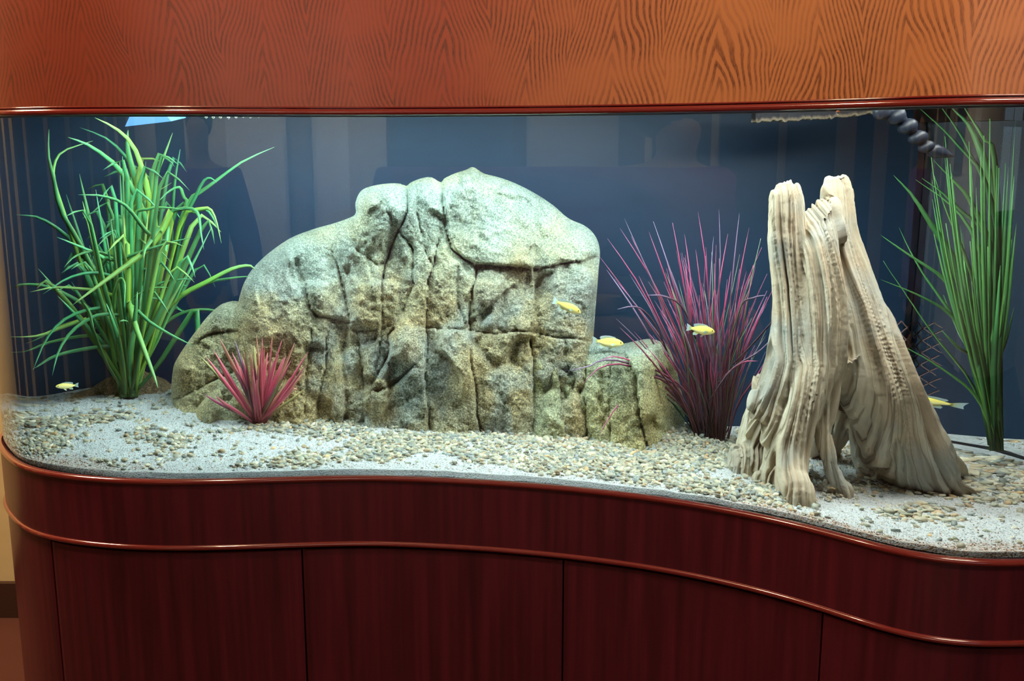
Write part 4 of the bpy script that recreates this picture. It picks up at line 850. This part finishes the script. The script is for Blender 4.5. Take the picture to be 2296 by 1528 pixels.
# ------------------------------------------------------------------ small fittings under the hood
def nozzle():
    path = [(1978, 250, 22), (2010, 262, 22), (2035, 285, 20), (2058, 310, 18), (2078, 330, 15)]
    y_ = 1.98; b0 = P(1985, 250, y_); root = empty('return_nozzle', tuple(b0), 'black segmented plastic water nozzle hanging under the hood at right', 'nozzle')
    pts = [P(1940, 228, y_+0.0)]+[P(u, v, y_) for u, v, _ in path]+[P(2112, 342, y_)]
    for i, (u, v, r) in enumerate(path):
        R_ = r*pxs(u, v, y_); d = Vector(pts[i+2]-pts[i]).normalized(); a_ = d.cross(Vector((0, 1, 0))).normalized(); b_ = d.cross(a_); V = []; n = 16
        prof = [(-0.95, 0.50), (-0.75, 0.78), (-0.35, 1.0), (0.1, 1.0), (0.5, 0.78), (0.8, 0.5), (1.0, 0.45)]
        for s_, rr_ in prof:
            for j in range(n): w = 2*math.pi*j/n; V.append(Vector(pts[i+1])+d*s_*R_*0.85+(a_*math.cos(w)+b_*math.sin(w))*rr_*R_)
        Fc = [(k_*n+j, k_*n+(j+1) % n, (k_+1)*n+(j+1) % n, (k_+1)*n+j) for k_ in range(6) for j in range(n)]+[tuple(range(n))[::-1], tuple(6*n+j for j in range(n))]
        mesh_obj('ball_segment', [tuple(v_) for v_ in V], Fc, M['nozzle'], root, True, tuple(b0))
    d = Vector(pts[-1]-pts[-2]).normalized(); a_ = d.cross(Vector((0, 1, 0))).normalized(); b_ = d.cross(a_); V = []; n = 16; R_ = 17*pxs(2095, 338, y_)
    for s_, rx, ry in ((-0.8, 0.6, 0.6), (-0.2, 1.0, 0.9), (0.5, 0.9, 0.8), (1.3, 0.45, 0.9), (1.6, 0.2, 0.9)):
        for j in range(n): w = 2*math.pi*j/n; V.append(Vector(P(2096, 339, y_))+d*s_*R_+(a_*math.cos(w)*rx+b_*math.sin(w)*ry)*R_*0.9)
    Fc = [(k_*n+j, k_*n+(j+1) % n, (k_+1)*n+(j+1) % n, (k_+1)*n+j) for k_ in range(4) for j in range(n)]+[tuple(range(n))[::-1], tuple(4*n+j for j in range(n))]
    mesh_obj('spout_tip', [tuple(v_) for v_ in V], Fc, M['nozzle'], root, True, tuple(b0))
nozzle()
# added dark strip shaped as the ragged mirror image in the water surface
def reflection():
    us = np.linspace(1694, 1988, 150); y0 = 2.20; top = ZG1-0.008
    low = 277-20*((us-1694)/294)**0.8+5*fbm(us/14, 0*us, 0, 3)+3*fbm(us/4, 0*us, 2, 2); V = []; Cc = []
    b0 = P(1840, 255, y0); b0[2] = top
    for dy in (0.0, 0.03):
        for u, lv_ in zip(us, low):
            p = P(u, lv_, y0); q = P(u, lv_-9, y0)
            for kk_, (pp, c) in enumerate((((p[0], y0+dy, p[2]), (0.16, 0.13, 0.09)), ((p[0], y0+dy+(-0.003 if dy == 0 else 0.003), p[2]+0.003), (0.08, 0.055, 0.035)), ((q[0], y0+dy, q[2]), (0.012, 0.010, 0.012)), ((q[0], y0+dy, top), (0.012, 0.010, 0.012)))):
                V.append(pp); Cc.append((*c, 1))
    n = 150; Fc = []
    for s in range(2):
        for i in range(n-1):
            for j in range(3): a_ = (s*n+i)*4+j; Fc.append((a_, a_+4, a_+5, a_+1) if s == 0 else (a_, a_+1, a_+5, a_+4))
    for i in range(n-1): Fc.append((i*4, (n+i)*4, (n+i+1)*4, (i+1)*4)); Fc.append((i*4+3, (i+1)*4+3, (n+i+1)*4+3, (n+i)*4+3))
    o = mesh_obj('surface_reflection', V, Fc, M['reflection_strip'], None, True, tuple(b0), col=Cc); o.location = b0
    tag(o, 'added dark strip imitating a ragged mirror image in the water surface under the hood above the stump', 'reflection')
reflection()
# pale blue wedge top left
def tray(px, y0, depth, label):
    P4 = [P(u, v, y0) for u, v in px]; b0 = P4[0]; V = [tuple(p) for p in P4]+[(p[0], p[1]+depth, p[2]+0.01) for p in P4]; n = len(px)
    Fc = [tuple(range(n)), tuple(range(2*n-1, n-1, -1))]+[(i, (i+1) % n, n+(i+1) % n, n+i) for i in range(n)]
    o = mesh_obj('blue_wedge', V, Fc, M['blue'], None, False, tuple(b0)); o.location = b0; tag(o, label, 'fitting')
tray([(280, 284), (384, 272), (356, 240), (300, 240)], 2.22, 0.12, 'pale blue wedge shaped piece under the hood above the tall green plant')
# bubbles in a row at the rim
for i, (u, v, r) in enumerate([(462, 263, 3.5), (478, 263, 3.8), (494, 263, 3.8), (512, 264, 3.8), (529, 263, 3.5), (545, 261, 3.8), (561, 262, 4), (580, 262, 3), (1890, 253, 5)]):
    y_ = float(yfront(P(u, v, 2.0)[0]))+0.03; c = P(u, v, y_); bm = bmesh.new(); bmesh.ops.create_icosphere(bm, subdivisions=2, radius=r*pxs(u, v, y_))
    me = bpy.data.meshes.new('bubble'); bm.to_mesh(me); bm.free(); me.materials.append(M['bubble']); o = bpy.data.objects.new('bubble', me); COL.objects.link(o); o.location = c
    if i < 8: tag(o, ['first', 'second', 'third', 'fourth', 'fifth', 'sixth', 'seventh', 'eighth'][i]+' tiny air bubble from the left in the row at the glass rim', 'bubble', 'air bubbles in a row at the glass rim')
    else: tag(o, 'single air bubble under the added dark strip above the stump', 'bubble')
# netting strips on the back at the right
def net(u0, u1, v0, v1, label):
    a_ = P(u0, v0, 2.54); b_ = P(u1, v1, 2.54); x0, x1, z0, z1 = a_[0], b_[0], b_[2], a_[2]; bm = bmesh.new(); w = 0.0016; pitch = 0.016
    W_ = x1-x0; H_ = z1-z0; k0 = int(-H_/pitch)-2; k1 = int(W_/pitch)+int(H_/pitch)+2
    for sgn in (1, -1):
        for kk_ in range(k0, k1):
            nseg = max(2, int(H_/0.006)); pts = []
            for i in range(nseg+1):
                z = z0+H_*i/nseg; x_ = x0+kk_*pitch*1.0+sgn*(z-z0)*0.55
                pts.append((x_, z) if x0 <= x_ <= x1 else None)
            for p, q in zip(pts, pts[1:]):
                if p and q:
                    vs_ = [bm.verts.new((p[0]-w/2, 2.545, p[1])), bm.verts.new((p[0]+w/2, 2.545, p[1])), bm.verts.new((q[0]+w/2, 2.545, q[1])), bm.verts.new((q[0]-w/2, 2.545, q[1]))]
                    bm.faces.new(vs_)
    r = bmesh.ops.extrude_face_region(bm, geom=bm.faces[:]); bmesh.ops.translate(bm, vec=(0, 0.0015, 0), verts=[g_ for g_ in r['geom'] if isinstance(g_, bmesh.types.BMVert)])
    b0 = Vector((x0, 2.545, z0)); bmesh.ops.translate(bm, vec=-b0, verts=bm.verts[:])
    me = bpy.data.meshes.new('netting_strip'); bm.to_mesh(me); bm.free(); me.materials.append(M['lattice']); o = bpy.data.objects.new('netting_strip', me); COL.objects.link(o); o.location = b0
    tag(o, label, 'netting')
net(2012, 2092, 720, 1010, 'brown diamond netting strip on the tank back just right of the stump')
net(2128, 2162, 720, 1010, 'narrow brown diamond netting strip on the tank back near the right plant')

# ------------------------------------------------------------------ the room
def S(o): o['kind'] = 'structure'; return o
S(box('floor', (-3.6, -4.0, -0.05), (3.4, 3.10, 0.0), M['floor']))
S(box('ceiling', (-3.6, -4.0, 2.80), (3.4, 3.10, 2.85), M['white']))
S(box('wall_back', (-3.6, 3.05, 0.0), (3.4, 3.15, 2.8), M['wall']))
S(box('baseboard_back', (-3.5, 3.03, 0.0), (3.3, 3.05, 0.12), M['wood_dark']))
S(box('wall_left', (-3.6, -4.0, 0.0), (-3.5, 3.05, 2.8), M['wood_dark']))
S(box('wall_right', (3.3, -4.0, 0.0), (3.4, 3.05, 2.8), M['wall2']))
for k_, y_ in enumerate((2.75, 2.2, 1.75, 1.2, 0.45, -0.3, -1.1, -2.0, -2.6, -3.4)):
    S(box('trim_%d' % (k_+1), (-3.5, y_-0.05, 0.0), (-3.46, y_+0.05+0.03*(k_ % 3), 2.8), M['wall'], bevel=0.005))
# wall behind the camera, with a window onto a garden
bmw = bmesh.new()
for lo, hi in [((-3.5, -4.1, 0.0), (0.95, -4.0, 2.8)), ((2.35, -4.1, 0.0), (3.3, -4.0, 2.8)), ((0.95, -4.1, 0.0), (2.35, -4.0, 0.95)), ((0.95, -4.1, 2.4), (2.35, -4.0, 2.8))]:
    r = bmesh.ops.create_cube(bmw, size=1)
    for v_ in r['verts']: v_.co = Vector([(lo[i]+hi[i])/2+v_.co[i]*(hi[i]-lo[i]) for i in range(3)])
me = bpy.data.meshes.new('wall_front'); bmw.to_mesh(me); bmw.free(); me.materials.append(M['wall2']); wo_ = bpy.data.objects.new('wall_front', me); COL.objects.link(wo_); S(wo_)
wb = (1.65, -4.05, 0.95); win = bpy.data.objects.new('window_1', None); COL.objects.link(win); win.location = wb; S(win)
for lo, hi in [((0.95, -4.09, 0.95), (1.01, -4.01, 2.4)), ((2.29, -4.09, 0.95), (2.35, -4.01, 2.4)), ((1.01, -4.09, 0.95), (2.29, -4.01, 1.01)), ((1.01, -4.09, 2.34), (2.29, -4.01, 2.4)), ((1.63, -4.07, 1.01), (1.67, -4.03, 2.34)), ((1.01, -4.07, 1.66), (1.63, -4.03, 1.70)), ((1.67, -4.07, 1.66), (2.29, -4.03, 1.70))]:
    box('window_frame', lo, hi, M['frame'], win, wb)
S(box('ground_lawn', (-8, -30, -0.30), (14, -4.12, -0.25), plain('lawn_grass', (0.10, 0.22, 0.04), 0.9, 0.1)))
# a pale pilaster and a framed picture on that wall
S(box('trim_20', (-1.20, -4.0, 0.0), (-0.72, -3.90, 2.8), plain('white_pilaster_paint', (0.85, 0.83, 0.80), 0.6, 0.3), bevel=0.01))
fb = (-2.35, -3.98, 1.7); pf = empty('framed_picture', fb, 'dark framed picture on the wall behind the camera, mirrored in the glass', 'picture')
for lo, hi in [((-2.75, -4.0, 1.35), (-1.95, -3.96, 1.42)), ((-2.75, -4.0, 1.98), (-1.95, -3.96, 2.05)), ((-2.75, -4.0, 1.42), (-2.68, -3.96, 1.98)), ((-2.02, -4.0, 1.42), (-1.95, -3.96, 1.98))]:
    box('frame_rail', lo, hi, M['wood_dark'], pf, fb)
box('canvas', (-2.68, -4.0, 1.42), (-2.02, -3.98, 1.98), plain('dark_blue_canvas', (0.04, 0.07, 0.14), 0.7, 0.2), pf, fb)

# ------------------------------------------------------------------ the visitor mirrored in the glass
def skinned(name, verts, edges, radii, mt, parent, base, sub=2):
    me = bpy.data.meshes.new(name); me.from_pydata([tuple(Vector(v)-Vector(base)) for v in verts], edges, []); o = bpy.data.objects.new(name, me); COL.objects.link(o)
    sk = o.modifiers.new('s', 'SKIN'); ss = o.modifiers.new('d', 'SUBSURF'); ss.levels = sub; ss.render_levels = sub
    for v_, r in zip(me.skin_vertices[0].data, radii): v_.radius = (r, r) if not isinstance(r, tuple) else r
    me.skin_vertices[0].data[0].use_root = True; dg_ = bpy.context.evaluated_depsgraph_get(); e_ = o.evaluated_get(dg_); m3 = bpy.data.meshes.new_from_object(e_); bpy.data.objects.remove(o)
    for p_ in m3.polygons: p_.use_smooth = True
    m3.name = name; m3.materials.clear(); m3.materials.append(mt); o = bpy.data.objects.new(name, m3); COL.objects.link(o)
    if parent: o.parent = parent
    return o
px_, py_ = -0.88, 0.40; pbse = (px_, py_, 0.0)
def W3(x_, y_, z_): return (px_+x_, py_+y_, z_)
per_ = empty('person', pbse, 'person with dark hair and purple jumper standing beside the camera, mirrored in the glass', 'person')
V_ = [W3(0, 0, 0.94), W3(0, 0, 1.10), W3(0, 0, 1.26), W3(0, 0, 1.38), W3(0, 0, 1.46), W3(0, 0.01, 1.54), W3(0, 0.02, 1.63),
      W3(-0.17, 0, 1.39), W3(-0.23, -0.01, 1.14), W3(-0.22, 0.10, 0.93), W3(0.17, 0, 1.39), W3(0.23, -0.01, 1.14), W3(0.22, 0.10, 0.93),
      W3(-0.10, 0, 0.88), W3(-0.11, 0.01, 0.48), W3(-0.11, -0.01, 0.09), W3(-0.11, 0.12, 0.05), W3(0.10, 0, 0.88), W3(0.11, 0.01, 0.48), W3(0.11, -0.01, 0.09), W3(0.11, 0.12, 0.05)]
E_ = [(0, 1), (1, 2), (2, 3), (3, 4), (4, 5), (5, 6), (3, 7), (7, 8), (8, 9), (3, 10), (10, 11), (11, 12), (0, 13), (13, 14), (14, 15), (15, 16), (0, 17), (17, 18), (18, 19), (19, 20)]
R_ = [0.15, 0.13, 0.15, 0.14, 0.055, 0.075, 0.085, 0.065, 0.045, 0.030, 0.065, 0.045, 0.030, 0.095, 0.062, 0.042, 0.032, 0.095, 0.062, 0.042, 0.032]
skinned('body', V_, E_, R_, M['skin'], per_, pbse)
skinned('jumper', V_[:4]+V_[7:9]+V_[10:12]+[W3(-0.22, 0.08, 0.97), W3(0.22, 0.08, 0.97), W3(0, 0, 1.44)], [(0, 1), (1, 2), (2, 3), (3, 4), (4, 5), (3, 6), (6, 7), (5, 8), (7, 9), (3, 10)], [0.165, 0.148, 0.168, 0.158, 0.08, 0.058, 0.08, 0.058, 0.042, 0.042, 0.075], M['purple'], per_, pbse)
skinned('trousers', [V_[0]]+V_[13:16]+V_[17:20], [(0, 1), (1, 2), (2, 3), (0, 4), (4, 5), (5, 6)], [0.155, 0.105, 0.074, 0.055, 0.105, 0.074, 0.055], M['trouser'], per_, pbse)
skinned('hair', [W3(0, -0.02, 1.68), W3(0, -0.05, 1.62), W3(0, -0.06, 1.53), W3(-0.05, -0.02, 1.64), W3(0.05, -0.02, 1.64)], [(0, 1), (1, 2), (0, 3), (0, 4)], [0.105, 0.105, 0.085, 0.075, 0.075], M['hair'], per_, pbse)
for sgn in (-1, 1):
    hb_ = W3(sgn*0.22, 0.10, 0.93); hv = [hb_, W3(sgn*0.215, 0.13, 0.885)]; he = [(0, 1)]; hr = [0.026, 0.036]
    for k_, (dx_, ln) in enumerate(((-0.027, 0.070), (-0.009, 0.080), (0.009, 0.076), (0.026, 0.062))):
        b_ = len(hv); hv += [W3(sgn*0.215+dx_, 0.145, 0.845), W3(sgn*0.215+dx_*1.1, 0.158, 0.845-ln*0.55), W3(sgn*0.215+dx_*1.1, 0.150, 0.845-ln)]; he += [(1, b_), (b_, b_+1), (b_+1, b_+2)]; hr += [0.010, 0.009, 0.007]
    b_ = len(hv); hv += [W3(sgn*0.175, 0.16, 0.875), W3(sgn*0.165, 0.175, 0.84)]; he += [(1, b_), (b_, b_+1)]; hr += [0.012, 0.009]
    skinned('hand', hv, he, hr, M['skin'], per_, pbse)
